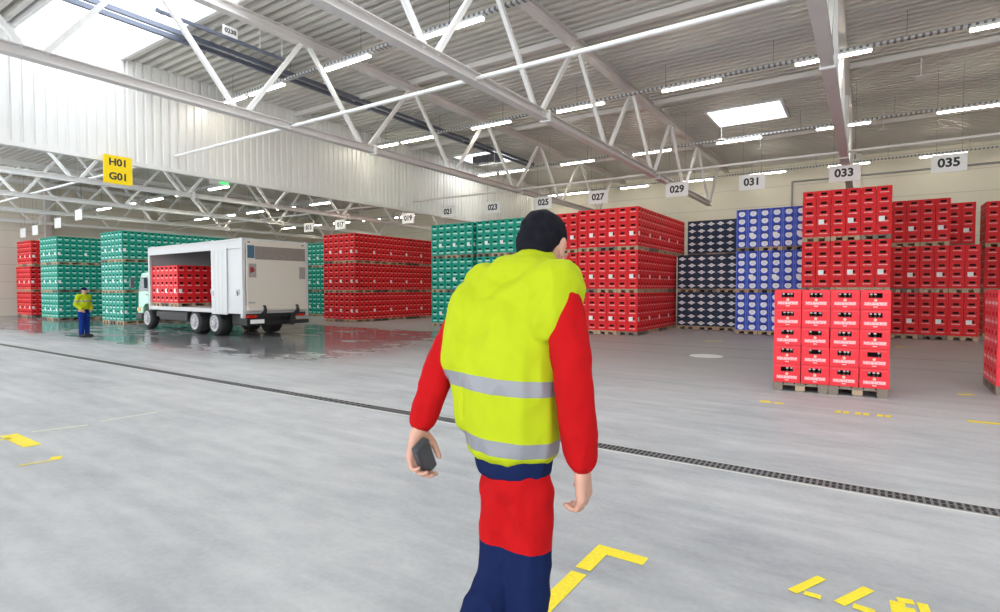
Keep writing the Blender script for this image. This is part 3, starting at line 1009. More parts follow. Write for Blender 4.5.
GROUPS = {'red': 'red beer crates stacked on pallets', 'green': 'green beer crates stacked on pallets', 'blue': 'blue beer crates under sign 031', 'navy': 'navy beer crates beside the blue block'}
def put_label(o, c):
    if c['fl']:
        l = inst('paper_label', label_me, o, (random.uniform(-.06, -.045), -.152, CH * .62), 0)
        l['label'] = 'white paper label'
    if c['sl']:
        l = inst('paper_label', label_side_me, o, (CW / 2 + .001, -.05, CH * .60), 0)
        l['label'] = 'white paper label'
STUFF_LABEL = {'blue': ('blue_crates', 'all the further blue crates behind the front of the blue block'), 'navy': ('navy_crates', 'all the further navy crates behind the front of the navy block'), 'red': ('red_crates', 'all the further red crates making up the flanks of the red blocks'), 'green': ('green_crates', 'all the further green crates making up the flanks of the green blocks')}
for c in ('red', 'green', 'blue', 'navy'):
    mine = [k for k in CRATES if k['c'] == c]
    mine.sort(key=lambda k: (not k['vis'], -k['area']))
    limit = 305 if c in ('red', 'green') else 999
    rest_bm, rest_lab = bmesh.new(), []
    for n, k in enumerate(mine):
        if (k['vis'] and n < limit) or (c in ('blue', 'navy') and not k['fill']):
            o = inst(CNAME[c], CM[c], None, k['loc'], k['rz'], (1, 1, k['sz']))
            tag(o, k['lab'], 'crate', GROUPS[c])
            put_label(o, k)
        else:
            me = CM[c].copy()
            me.transform(Matrix.Translation(k['loc']) @ Matrix.Rotation(k['rz'], 4, 'Z') @ Matrix.Diagonal((1, 1, k['sz'], 1)))
            rest_bm.from_mesh(me)
            bpy.data.meshes.remove(me)
            rest_lab.append(k)
    if rest_lab:
        me = bpy.data.meshes.new(STUFF_LABEL[c][0])
        rest_bm.to_mesh(me)
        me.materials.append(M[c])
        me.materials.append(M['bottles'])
        o = inst(STUFF_LABEL[c][0], me)
        tag(o, STUFF_LABEL[c][1], 'crates', kind='stuff')
        lm = MB()
        for k in rest_lab:
            x, y, z = k['loc']
            if k['fl']:
                lm.box(x - .13, x + .02, y - .156, y - .152, z + .10, z + .245)
            if k['sl'] and not k.get('fill'):
                lm.box(x + CW / 2, x + CW / 2 + .005, y - .11, y + .01, z + .095, z + .24)
        if lm.v:
            l = lm.build('paper_labels', M['paper'], o)
            l['kind'] = 'stuff'
    rest_bm.free()
    print('CRATES', c, len(mine), sum(k['vis'] for k in mine))
for n, (loc, lab) in enumerate(PALLETS):
    o = inst('pallet', PM[(n * 7 + n // 3) % 3 % 2], None, loc, TR_A + PI if 'truck' in lab and 'load' in lab else 0)
    tag(o, lab, 'pallet', 'wooden pallets under the crates')

# ---- the lone low stack in front (two pallets, four crates wide) and the stack cut by the picture edge
def near_pallet(name, loc, rz, label):
    p = empty('pallet', loc, rz)
    tag(p, label, 'pallet')
    W, D = .80, 1.2
    w2, d2 = W / 2, D / 2
    for i in range(5):
        cx = -w2 + .0725 + i * (W - .145) / 4
        MB().box(cx - .07, cx + .07, -d2, d2, .122, .144).build('deck_board', M['wood_grey'], p)
    for cy in (-d2 + .0725, 0, d2 - .0725):
        MB().box(-w2, w2, cy - .0725, cy + .0725, .100, .122).build('cross_board', M['wood_grey'], p)
        for i, cx in enumerate((-w2 + .0725, 0, w2 - .0725)):
            MB().box(cx - .07, cx + .07, cy - .07, cy + .07, .022, .100).build('block', M['wood'] if i == 1 else M['wood_grey'], p)
    for cx in (-w2 + .07, 0, w2 - .07):
        MB().box(cx - .06, cx + .06, -d2, d2, 0, .022).build('bottom_board', M['wood_grey'], p)
    return p
bot = MB().lathe([(.030, 0), (.030, .13), (.026, .155), (.013, .19), (.012, .225), (.0145, .228), (.0145, .236)], 10).mesh('beer_bottle', M['glass_brown'], smooth=True)
cap = MB().lathe([(.0175, .224), (.018, .232), (.016, .245)], 10).mesh('crown_cap', M['cap'])
def crate_stack(origin, rz, cells, labf, with_bottles):
    Mx = Matrix.Translation(origin) @ Matrix.Rotation(rz, 4, 'Z')
    for (i, j, r) in cells:
        jx, jy, ja = random.uniform(-.004, .004), random.uniform(-.006, .004), random.uniform(-.006, .006)
        loc = Mx @ Vector(((i + .5) * BIG_W + jx, (j + .5) * .3 + jy, PH + r * BIG_H))
        o = inst('beer_crate', CM['big'], None, loc, rz + ja)
        tag(o, labf(i, j, r), 'crate', 'light red beer crates of the low stacks')
        if with_bottles and j == 0:
            ks = [0, 1, 2]
            for q in ks:
                if random.random() < .18: continue
                bx = (q - 1) * .062 + random.uniform(-.012, .012)
                bl = Mx @ Vector(((i + .5) * BIG_W + bx, .036 + random.uniform(0, .025), PH + r * BIG_H + .008))
                bo = inst('beer_bottle', bot, None, bl, rz)
                tag(bo, 'brown bottle, %s, seen through handle of %s column, %s row, lone low stack' % (('left one', 'middle one', 'right one')[q], ORD[i], ORD[4 - r]), 'bottle', 'bottles in the lone stack crates')
                inst('crown_cap', cap, bo)
A_ROT = math.atan2(.16, 1.6)
A_ORG = Vector((-1.30, 10.28, 0))
cells = [(i, 0, r) for i in range(4) for r in range(5)] 
flank = [(i, 1, r) for i in (1, 2) for r in range(4)] + [(i, j, r) for i in (0, 3) for j in (1, 2, 3) for r in range(5)] + [(i, 3, r) for i in (1, 2) for r in range(5)] + [(i, j, 4) for i in (1, 2) for j in (1, 2)]
def labA(i, j, r):
    if j == 0:
        return 'light red beer crate, %s column from left, %s row down, lone low stack' % (ORD[i], ORD[4 - r])
    return 'light red beer crate, %s column, %s row back, %s row down, lone low stack' % (ORD[i], ORD[j], ORD[4 - r])
crate_stack(A_ORG, A_ROT, cells, labA, True)
# flanks and rear of that stack: one object, hidden in this view
bmx = bmesh.new()
E_ORG = Vector((1.74, 11.75, 0))
for (i, j, r), MX in [(k, Matrix.Translation(A_ORG) @ Matrix.Rotation(A_ROT, 4, 'Z')) for k in flank] + [((1, j, r), Matrix.Translation(E_ORG)) for j in range(3) for r in range(5)]:
    me = CM['big'].copy()
    me.transform(MX @ Matrix.Translation(Vector(((i + .5) * BIG_W, (j + .5) * .3, PH + r * BIG_H))))
    bmx.from_mesh(me); bpy.data.meshes.remove(me)
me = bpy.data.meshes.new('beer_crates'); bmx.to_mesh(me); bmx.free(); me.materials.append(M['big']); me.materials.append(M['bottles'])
tag(inst('beer_crates', me), 'further light red crates hidden behind the front faces of the low stacks', 'crates', kind='stuff')
for k in range(2):
    c = Matrix.Translation(A_ORG) @ Matrix.Rotation(A_ROT, 4, 'Z') @ Vector((.40 + .80 * k, .6, 0))
    near_pallet('pallet', c, A_ROT, 'weathered pallet under the lone low stack, %s half' % ('first' if k == 0 else 'second'))
E_ORG = Vector((1.74, 11.75, 0))
crate_stack(E_ORG, 0, [(i, j, r) for i in range(1) for j in range(4) for r in range(5)] , lambda i, j, r: 'light red crate, %s from far end, %s row down, low stack cut by picture edge' % (ORD[3 - j], ORD[4 - r]), False)
crate_stack(E_ORG, 0, [(1, 3, r) for r in range(5)], lambda i, j, r: 'light red crate at far corner, %s row down, low stack cut by picture edge' % ORD[4 - r], False)
near_pallet('pallet', E_ORG + Vector((.40, .6, 0)), 0, 'weathered pallet under the low stack cut by picture edge')

# ------------------------------------------------------------------ the delivery truck
TK = empty('truck', TR_P, TR_A)
tag(TK, 'white box truck with open side, mint green cab and beige tail lift', 'truck')
BX = 7.4
MB().prism([(0, .86), (0, 1.0), (BX, 1.0), (BX, .86)], 1, -2.5, 0).build('cargo_floor', M['panelwhite'], TK) if False else None
fl = MB().box(0, BX, -2.5, 0, .84, .985).build('cargo_floor', M['panelwhite'], TK, bevel=.01)
MB().box(0, BX, -2.5, 0, 3.34, 3.40).build('roof', M['panelwhite'], TK, bevel=.015)
MB().box(0, BX, -.06, .012, 3.06, 3.335).build('side_header', M['panelwhite'], TK, bevel=.01)
MB().box(BX - .06, BX, -2.5, .012, .985, 3.34).build('front_wall', M['panelwhite'], TK, bevel=.01)
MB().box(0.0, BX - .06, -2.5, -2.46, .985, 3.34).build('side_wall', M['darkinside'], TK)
for y0, y1 in ((-.10, .016), (-2.516, -2.40)):
    MB().box(-.02, .13, y0, y1, .70, 3.41).build('corner_post', M['panelwhite'], TK, bevel=.012)
MB().box(BX - .12, BX + .01, -.08, .016, .82, 3.40).build('front_post', M['panelwhite'], TK, bevel=.01)
sp = MB().box(.13, 1.05, -.05, -.015, .90, 3.06).build('side_panel', M['panelwhite'], TK, bevel=.008)
h = MB().box(.22, .42, -.015, .005, 1.50, 1.68).build('latch', M['galv'], sp)
MB().box(.29, .35, .005, .02, 1.46, 1.62).build('latch_lever', M['rod'], sp)
sd = MB().box(.98, 2.06, -.005, .035, .80, 3.12)
for x in (1.25, 1.52, 1.79):
    sd.box(x - .008, x + .008, .035, .042, .86, 3.06)
sd = sd.build('sliding_door', M['panelwhite'], TK, bevel=.006)
MB().box(1.9, 2.04, .035, .055, 1.45, 1.62).build('latch', M['galv'], sd)
# rear: tail lift panel with bands and stickers
rp = MB().box(-.06, -.005, -2.38, -.12, 1.08, 3.22).build('tail_lift_panel', M['beige'], TK, bevel=.012)
MB().box(-.068, -.060, -2.36, -.42, 2.70, 3.15).build('grey_band', M['brownband'], rp)
MB().box(-.069, -.060, -.40, -.15, 2.74, 3.17).build('blue_sticker', M['bluelab'], rp)
st = MB().box(-.068, -.060, -.46, -.19, 2.08, 2.55).build('warning_sticker', M['greysticker'], rp)
MB().quad([(-.0695, -.42, 2.30), (-.0695, -.24, 2.22), (-.0695, -.24, 2.42), (-.0695, -.34, 2.44)]).build('red_mark', mat('dark_red_sticker', (.28, .02, .02), .5), st)
MB().box(-.068, -.060, -2.36, -2.12, 2.05, 2.48).build('grey_sticker', M['greysticker'], rp)
MB().box(-.066, -.060, -.42, -.17, 1.20, 1.25).build('small_plate', M['galv'], rp)
MB().box(-.03, .03, -2.40, -.10, 3.22, 3.34).build('rear_header', M['beige'], TK, bevel=.01)
for y in (-.22, -2.28):
    MB().box(-.04, -.03, y - .04, y + .04, 3.25, 3.30).build('marker_lamp', M['rod'], TK)
MB().box(-.14, -.0, -2.42, -.12, .94, 1.08).build('lift_lip', M['beige'], TK, bevel=.015)
for y in (-.72, -1.98):
    a = MB().bar((-.08, y, 1.10), (-.22, y + .03, .92), .09, .09).bar((-.22, y + .03, .92), (.35, y + .05, .55), .08, .10).bar((-.10, y - .09, .98), (.4, y - .05, .60), .06, n=10)
    a.build('lift_arm', M['chassis'], TK)
MB().bar((.35, -2.2, .56), (.35, -.3, .56), .12, n=12).build('lift_tube', M['chassis'], TK)
MB().box(.02, .12, -2.44, -.08, .72, .84).build('rear_beam', M['chassis'], TK)
MB().box(-.12, .0, -2.46, -1.75, .44, .58).build('under_run_bar', M['chassis'], TK, bevel=.01)
MB().box(-.06, .06, -1.90, -1.78, .40, .80).build('bar_bracket', M['chassis'], TK)
for y in (-.10, -1.95):
    for k in range(3):
        MB().box(-.035, .02, y - .12 - k * .13, y - .01 - k * .13, .70, .79).build('tail_lamp', M['redlamp'], TK, bevel=.008)
MB().box(-.03, -.015, -.75, -.25, .50, .64).build('licence_plate', M['paper'], TK)
# chassis
for y in (-.85, -1.65):
    MB().box(.2, 8.5, y - .05, y + .05, .58, .84).build('frame_rail', M['chassis'], TK)
for x in (.9, 2.75, 4.6, 6.6):
    MB().box(x - .06, x + .06, -1.6, -.9, .60, .82).build('cross_member', M['chassis'], TK)
MB().box(4.25, 6.75, -.55, -.10, .42, .82).build('side_tank', M['chassis'], TK, bevel=.05)
MB().box(4.2, 6.9, -.10, -.07, .56, .76).build('side_guard', M['chassis'], TK, bevel=.01)
MB().box(4.3, 6.3, -2.40, -1.9, .42, .82).build('battery_box', M['chassis'], TK, bevel=.04)
MB().box(.3, 1.3, -2.2, -.3, .40, .80).build('rear_tool_box', M['chassis'], TK, bevel=.04)
def wheel(x, y, side, wide):
    w = MB().lathe([(.30, -wide / 2), (.41, -wide / 2 + .01), (.455, -wide / 2 + .05), (.46, 0), (.455, wide / 2 - .05), (.41, wide / 2 - .01), (.30, wide / 2)], 32, (0, 0, 0), 1).build('wheel', M['black'], TK, (x, y, .46), smooth=True)
    s = side
    r = MB().lathe([(.305, s * (wide / 2 - .01)), (.295, s * (wide / 2 + .018)), (.265, s * (wide / 2 + .014)), (.19, s * (wide / 2 + .004)), (.13, s * (wide / 2 + .012)), (.12, s * (wide / 2 + .04)), (.07, s * (wide / 2 + .05))] if s > 0 else [(.07, s * (wide / 2 + .05)), (.12, s * (wide / 2 + .04)), (.13, s * (wide / 2 + .012)), (.19, s * (wide / 2 + .004)), (.265, s * (wide / 2 + .014)), (.295, s * (wide / 2 + .018)), (.305, s * (wide / 2 - .01))], 24, (0, 0, 0), 1).build('rim', M['hub'], w)
    for k in range(8):
        a = 2 * PI * k / 8
        MB().lathe([(.018, s * (wide / 2 + .0)), (.018, s * (wide / 2 + .028))] if s > 0 else [(.018, s * (wide / 2 + .028)), (.018, s * (wide / 2 + .0))], 8, (.19 * math.cos(a), 0, .19 * math.sin(a)), 1).build('wheel_nut', M['rod'], w)
for x in (2.0, 3.5):
    wheel(x, -.27, 1, .48); wheel(x, -2.23, -1, .48)
    for y in (-.27, -2.23):
        g = MB()
        for k in range(10):
            a0, a1 = PI * (.12 + .76 * k / 10), PI * (.12 + .76 * (k + 1) / 10)
            p = [(x + .56 * math.cos(a), .46 + .56 * math.sin(a) * .72) for a in (a0, a1)]
            g.quad([(p[0][0], y - .24, p[0][1]), (p[1][0], y - .24, p[1][1]), (p[1][0], y + .24, p[1][1]), (p[0][0], y + .24, p[0][1])])
        m_ = g.build('mudguard', M['chassis'], TK)
        b_ = bmesh.new(); b_.from_mesh(m_.data); bmesh.ops.remove_doubles(b_, verts=b_.verts, dist=1e-4); b_.to_mesh(m_.data); b_.free()
wheel(7.86, -.24, 1, .30); wheel(7.86, -2.26, -1, .30)
for x in (2.0, 3.5, 7.86):
    MB().bar((x, -2.0, .46), (x, -.5, .46), .12, n=10).build('axle', M['chassis'], TK)
# cab
cabp = [(7.50, .78), (7.50, 2.30), (7.62, 2.40), (8.35, 2.36), (8.50, 2.25), (8.78, 1.52), (8.84, .62), (8.36, .62), (8.30, .86), (8.12, 1.02), (7.86, 1.06), (7.60, 1.0)]
cab = MB().prism(cabp, 1, -2.38, -.10).build('cab', M['mint'], TK, bevel=.03)
win = [(7.78, 1.58), (7.78, 2.20), (8.32, 2.18), (8.42, 2.08), (8.60, 1.58)]
for y0, y1 in ((-.108, -.092), (-2.39, -2.372)):
    MB().prism(win, 1, y0, y1).build('side_window', M['glass'], cab)
MB().quad([(8.525, -2.22, 2.20), (8.525, -.26, 2.20), (8.79, -.26, 1.54), (8.79, -2.22, 1.54)]).build('windscreen', M['glass'], cab)
d_ = MB()
for a, b in zip([(7.70, 1.0), (7.70, 2.26), (8.40, 2.24), (8.70, 1.52), (8.74, .9)], [(7.70, 2.26), (8.40, 2.24), (8.70, 1.52), (8.74, .9), (8.30, .9)]):
    d_.bar((a[0], -.097, a[1]), (b[0], -.097, b[1]), .014, .014)
d_.build('door_seam', M['rod'], cab)
MB().box(7.80, 7.95, -.095, -.075, 1.42, 1.46).build('door_handle', M['rod'], cab)
mr = MB().bar((8.55, -.10, 2.15), (8.62, .14, 2.12), .025, n=8).build('mirror', M['rod'], TK)
MB().box(8.58, 8.68, .10, .26, 1.72, 2.16).build('mirror_head', M['rod'], mr, bevel=.02)
MB().box(8.35, 8.95, -2.42, -.06, .38, .66).build('bumper', M['chassis'], TK, bevel=.04)
MB().box(8.55, 8.86, -.14, -.075, .72, .88).build('indicator', M['orange'], TK, bevel=.01)
MB().box(8.84, 8.90, -.65, -.25, .68, .86).build('headlamp', M['glass'], TK, bevel=.01)
MB().box(7.1, 7.5, -2.0, -.5, .70, 1.9).build('engine_tunnel', M['chassis'], TK)
st = MB().box(7.42, 7.60, -.42, -.12, .36, .44).build('cab_step', M['chassis'], TK)
# ------------------------------------------------------------------ people
def ico(c, r, rot=None):
    if not isinstance(r, (tuple, list)): r = (r, r, r)
    bm = bmesh.new()
    bmesh.ops.create_icosphere(bm, subdivisions=2, radius=1.0)
    out = []
    for v in bm.verts:
        p = Vector((v.co.x * r[0], v.co.y * r[1], v.co.z * r[2]))
        if rot is not None: p = rot @ p
        out.append(p + Vector(c))
    bm.free()
    return out
def body_mesh(name, segs, voxel, mats, smooth=6, pick=None, cuts=(), fold=0.0, freq=9.0):
    """one continuous skin: hulls of ellipsoid pairs, fused and smoothed"""
    bm = bmesh.new()
    for s in segs:
        pts = []
        for e in s:
            pts += ico(*e)
        vs = [bm.verts.new(p) for p in pts]
        r = bmesh.ops.convex_hull(bm, input=vs)
        bmesh.ops.delete(bm, geom=[v for v in vs if v.is_valid and not v.link_faces], context='VERTS')
    me = bpy.data.meshes.new(name)
    bm.to_mesh(me)
    bm.free()
    o = bpy.data.objects.new(name, me)
    COL.objects.link(o)
    md = o.modifiers.new('fuse', 'REMESH')
    md.mode = 'VOXEL'
    md.voxel_size = voxel
    sm = o.modifiers.new('smooth', 'SMOOTH')
    sm.iterations = smooth
    sm.factor = .5
    dg = bpy.context.evaluated_depsgraph_get()
    dg.update()
    nm = bpy.data.meshes.new_from_object(o.evaluated_get(dg))
    bpy.data.objects.remove(o)
    bpy.data.meshes.remove(me)
    nm.name = name
    nm.materials.clear()
    for m in mats: nm.materials.append(m)
    bm = bmesh.new()
    bm.from_mesh(nm)
    if fold:
        bm.normal_update()
        for v in bm.verts:
            q = Vector((v.co.x * freq, v.co.y * freq, v.co.z * freq * .55))
            w_ = noise.noise(q) + .5 * noise.noise(q * 2.1)
            v.co += v.normal * (fold * (1 - abs(w_) * 2.0))
    for (co, no) in cuts:
        bmesh.ops.bisect_plane(bm, geom=bm.verts[:] + bm.edges[:] + bm.faces[:], dist=1e-5, plane_co=co, plane_no=no)
    bm.to_mesh(nm)
    bm.free()
    for p in nm.polygons:
        p.use_smooth = True
        p.material_index = pick(p.center) if pick else 0
    return nm
def V(*a): return Vector(a)
def chain(*js):
    return [[js[i], js[i + 1]] for i in range(len(js) - 1)]

def head_segs(c, s, rot):
    """skull, jaw, nose, brow, ears and lips; faces +y before rot"""
    def E(p, r):
        r = tuple(x * s for x in (r if isinstance(r, tuple) else (r, r, r)))
        return (V(*c) + rot @ (V(*p) * s), r, rot)
    return [[E((0, -.015, .03), (.073, .092, .088))], [E((0, .02, -.01), (.066, .075, .08)), E((0, .055, -.085), (.038, .030, .028))],
            [E((0, .088, .0), (.010, .012, .012)), E((0, .108, -.022), (.015, .014, .012))],
            [E((-.035, .084, .027), (.022, .010, .009)), E((.035, .084, .027), (.022, .010, .009))],
            [E((-.022, .088, -.058), (.008, .008, .006)), E((.022, .088, -.058), (.008, .008, .006))],
            [E((-.076, -.005, .012), (.010, .018, .030)), E((-.074, .004, -.018), (.009, .012, .014))],
            [E((.076, -.005, .012), (.010, .018, .030)), E((.074, .004, -.018), (.009, .012, .014))]]
def add_eyes(root, c, s, rot):
    for x in (-.031, .031):
        m = MB().lathe([(.002, -.0125), (.009, -.009), (.0125, 0), (.009, .009), (.002, .0125)], 10).build('eye', M['paper'], root, smooth=True)
        m.location = V(*c) + rot @ (V(x, .079, .008) * s)
        m.scale = (s, s, s)
        p = MB().lathe([(.0056, 0), (.0056, .002)], 8, (0, .0118, 0), 1).build('iris', M['ink'], m)

def hand(w, down, side, curl, sc, relaxed=.5, back=None):
    """w wrist, down: unit towards fingers, side: unit towards the thumb, curl: unit towards the palm side. Five separate fingers."""
    w, d, t, c = V(*w), V(*down).normalized(), V(*side).normalized(), V(*curl).normalized()
    seg = []
    k = w + d * .095 * sc
    seg.append([(w, (.024 * sc,) * 3), (w + d * .03 * sc + t * .018 * sc, (.019 * sc,) * 3), (w + d * .03 * sc - t * .018 * sc, (.018 * sc,) * 3), (k + t * .030 * sc, (.0145 * sc,) * 3), (k - t * .030 * sc, (.013 * sc,) * 3)])
    lens = [(.031, .042, .025, .021), (.0105, .046, .029, .022), (-.0105, .042, .027, .021), (-.030, .033, .020, .018)]
    for i, (off, a, b, e) in enumerate(lens):
        p0 = k + t * off * sc * 1.06
        th0 = .35 + .10 * i * relaxed
        th1, th2 = th0 + .75 + .08 * i, th0 + 1.45 + .06 * i
        dirs = [(d * math.cos(x) + c * math.sin(x)) for x in (th0, th1, th2)]
        fan = t * off * .9
        p1 = p0 + (dirs[0] + fan).normalized() * a * sc
        p2 = p1 + dirs[1] * b * sc
        p3 = p2 + dirs[2] * e * sc
        r = (.0096 if i < 3 else .0083) * sc
        seg += chain((p0, r * 1.12), (p1, r), (p2, r * .92), (p3, r * .80))
    b0 = w + d * .022 * sc + t * .020 * sc
    b1 = b0 + (t * .75 + d * .75 + c * .35).normalized() * .040 * sc
    b2 = b1 + (t * .15 + d * .85 + c * .60).normalized() * .032 * sc
    b3 = b2 + (d * .75 + c * .75 - t * .15).normalized() * .024 * sc
    seg += chain((b0, .0165 * sc), (b1, .0125 * sc), (b2, .0108 * sc), (b3, .0088 * sc))
    return seg

# --- the person striding past, seen from behind
fw = Vector((-math.sin(YAW), math.cos(YAW), 0)); rt = Vector((math.cos(YAW), math.sin(YAW), 0))
WK = empty('person', fw * 2.0 + rt * .055)
tag(WK, 'person walking past in yellow hi-vis vest, red sleeves, red and navy trousers, seen from behind', 'person')
SHL, SHR = V(-.20, .085, 1.725), V(.165, .04, 1.725)
ELL, ELR = V(-.315, -.03, 1.43), V(.245, -.02, 1.41)
WRL, WRR = V(-.372, -.10, 1.185), V(.252, .03, 1.11)
HC, HROT = (0.0, .205, 1.872), Matrix.Rotation(-.50, 3, 'X')
HPL, KNL, ANL = V(-.05, 0, 1.05), V(-.06, .0, .66), V(-.09, -.40, .26)
HPR, KNR, ANR = V(.06, 0, 1.05), V(.05, .0, .60), V(.05, -.13, .13)
hl = hand(WRL, (-.03, -.12, -1), (.15, 1, -.1), (1, -.1, 0), 1.22)
hr = hand(WRR, (.02, .15, -1), (-.1, 1, .1), (-1, .1, 0), 1.22)
segs = []
segs += [[((0, 0, 1.10), (.10, .07, .08)), ((0, .02, 1.30), (.14, .10, .10))], [((0, .02, 1.30), (.14, .10, .10)), ((-.01, .055, 1.58), (.165, .11, .13))],
         [((-.01, .055, 1.60), (.16, .10, .12)), (SHL, .068)], [((-.01, .055, 1.60), (.16, .10, .12)), (SHR, .068)],
         [((0, .08, 1.70), (.08, .08, .07)), ((0, .15, 1.80), (.062, .062, .05))], [((0, .13, 1.77), (.062, .062, .05)), ((0, .185, 1.84), (.058, .06, .05))]]
segs += chain((SHL, .062), (ELL, .046), (WRL, .031)) + chain((SHR, .062), (ELR, .046), (WRR, .031))
segs += chain((HPL, .060), (KNL, .055), (ANL, .044)) + chain((HPR, .060), (KNR, .055), (ANR, .044))
segs += chain((ANL, .045), (V(-.10, -.36, .10), .040), (V(-.10, -.26, .055), .032)) + chain((ANR, .045), (V(.06, -.12, .06), .045), (V(.06, .07, .045), .036))
segs += head_segs(HC, 1.13, HROT) + hl + hr
body = inst('body', body_mesh('body', segs, .0062, [M['skin']], 3), WK)
add_eyes(WK, HC, 1.13, HROT)
def HE(p, r):
    s = 1.13
    return (V(*HC) + HROT @ (V(*p) * s), tuple(x * s for x in r), HROT)
inst('hair', body_mesh('hair', [[HE((0, -.022, .045), (.084, .100, .086))], [HE((0, -.055, .0), (.076, .062, .075)), HE((0, -.06, -.055), (.055, .045, .03))]], .008, [M['hair']], 3), WK)
# red jacket: sleeves and body, worn under the vest
jk = [[((0, 0, 1.16), (.160, .115, .07)), ((-.01, .05, 1.58), (.165, .105, .11))], [((-.01, .055, 1.60), (.15, .09, .10)), (SHL, .066)], [((-.01, .055, 1.60), (.15, .09, .10)), (SHR, .064)]]
jk += chain((SHL, .074), (SHL.lerp(ELL, .55), .068), (ELL, .064), (ELL.lerp(WRL, .6), .056), (WRL.lerp(ELL, .12), .050))
jk += chain((SHR, .066), (SHR.lerp(ELR, .55), .070), (ELR, .066), (ELR.lerp(WRR, .6), .062), (WRR.lerp(ELR, .10), .056))
inst('jacket', body_mesh('jacket', jk, .010, [M['redcloth']], 5, None, (), .007, 11.0), WK)
hem = [[((-.01, 0, 1.055), (.150, .115, .03)), ((-.01, 0, 1.12), (.160, .120, .035))]]
inst('jacket_hem', body_mesh('jacket_hem', hem, .010, [M['navycloth']], 3), WK)
vs = [[((-.015, 0, 1.135), (.175, .135, .05)), ((-.035, .02, 1.36), (.215, .155, .08))], [((-.035, .02, 1.36), (.215, .155, .08)), ((-.03, .05, 1.60), (.205, .140, .13))],
      [((-.03, .05, 1.62), (.18, .12, .12)), ((-.185, .085, 1.735), (.085, .092, .085))], [((-.03, .05, 1.62), (.18, .12, .12)), ((.145, .045, 1.735), (.090, .098, .092))], [((.155, .04, 1.715), (.090, .095, .088)), ((.13, .03, 1.60), (.095, .11, .09))],
      [((-.09, .085, 1.765), (.07, .09, .075)), ((.07, .07, 1.765), (.07, .09, .075))], [((0, .09, 1.775), (.095, .09, .065)), ((0, .13, 1.825), (.085, .085, .045))],
      [((-.205, .045, 1.64), (.105, .115, .11)), ((-.215, .01, 1.44), (.112, .115, .10))], [((-.165, -.02, 1.24), (.075, .085, .07)), ((-.20, .0, 1.48), (.095, .105, .09))]]
BANDS = (1.352, 1.405, 1.140, 1.192)
def vest_pick(c):
    z = c.z + .04 * c.x
    return 1 if (BANDS[0] < z < BANDS[1] or BANDS[2] < z < BANDS[3]) else 0
inst('hi_vis_vest', body_mesh('hi_vis_vest', vs, .0085, [M['hiviz'], M['reflect']], 5, vest_pick, [(V(0, 0, z), V(.04, 0, 1)) for z in BANDS], .009, 8.0), WK)
tr = [[((.01, 0, 1.02), (.122, .10, .07)), ((.0, 0, 1.08), (.130, .10, .04))]]
tr += [[((.01, 0, 1.02), (.12, .10, .07)), (HPL - V(0, 0, .06), .086)], [((.01, 0, 1.02), (.12, .10, .07)), (HPR - V(0, 0, .06), .086)]]
tr += chain((HPL - V(0, 0, .06), .086), (KNL, .080), (KNL.lerp(ANL, .5), .078), (ANL.lerp(KNL, .10), .070)) + chain((HPR - V(0, 0, .06), .086), (KNR, .080), (KNR.lerp(ANR, .5), .078), (ANR.lerp(KNR, .08), .070))
inst('trousers', body_mesh('trousers', tr, .010, [M['redcloth'], M['navycloth']], 5, lambda c: 1 if c.z + c.y * .12 < .785 else 0, [(V(0, 0, .785), V(0, .12, 1))], .010, 9.0), WK)
for (a, toe, heel) in ((ANL, V(-.10, -.27, .055), V(-.10, -.42, .16)), (ANR, V(.06, .09, .05), V(.06, -.17, .055))):
    inst('boot', body_mesh('boot', [[(a, .062), (heel, .05)], [(heel, .05), (toe, (.052, .06, .045))], [(a - V(0, -.02, .05), .055), (toe, (.052, .06, .045))]], .009, [M['black']], 3), WK)
dv = MB().box(-.017, .017, -.036, .036, -.075, .075).build('scanner', M['device'], None, WK.location + V(-.336, -.115, 1.075), 0, bevel=.008)
dv.rotation_euler = (.55, .18, 0)
tag(dv, 'small dark grey handheld device held by the walking person', 'handheld device')
MB().box(-.0195, -.017, -.028, .028, -.035, .060).build('screen', M['screen'], dv)

# --- the worker standing by the truck
gx, gy = ground(84.5, 337)
WS = empty('person', (gx, gy, 0), math.radians(-72))
tag(WS, 'person standing by the green crates in yellow hi-vis jacket, cap and blue trousers', 'person')
SL, SR = V(-.185, 0, 1.43), V(.185, 0, 1.43)
EL, ER = V(-.245, -.05, 1.15), V(.245, -.05, 1.15)
WL, WR = V(-.185, .12, 1.0), V(.185, .12, 1.0)
hc = (0, .03, 1.615)
R0 = Matrix.Rotation(-.12, 3, 'X')
sg = [[((0, 0, .95), (.15, .10, .11)), ((0, 0, 1.15), (.135, .095, .1))], [((0, 0, 1.15), (.135, .095, .1)), ((0, 0, 1.34), (.16, .105, .12))], [((0, 0, 1.36), (.15, .10, .11)), (SL, .06)], [((0, 0, 1.36), (.15, .10, .11)), (SR, .06)],
      [((0, 0, 1.42), (.08, .07, .06)), ((0, .01, 1.54), (.054, .054, .05))]]
sg += chain((SL, .055), (EL, .042), (WL, .03)) + chain((SR, .055), (ER, .042), (WR, .03))
for s, fy in ((-1, .0), (1, .05)):
    H, K, A = V(s * .09, 0, .92), V(s * .11, fy * .6, .50), V(s * .12, fy - .03, .09)
    sg += chain((H, .095), (K, .06), (A, .042)) + chain((A, .045), (V(s * .14, fy + .13, .05), .04))
sg += head_segs(hc, 1.0, R0)
sg += hand(WL, (.35, .35, -.8), (.6, .6, .3), (.5, -.6, -.2), 1.0) + hand(WR, (-.35, .35, -.8), (-.6, .6, .3), (-.5, -.6, -.2), 1.0)
inst('body', body_mesh('body', sg, .008, [M['skin']], 3), WS)
add_eyes(WS, hc, 1.0, R0)
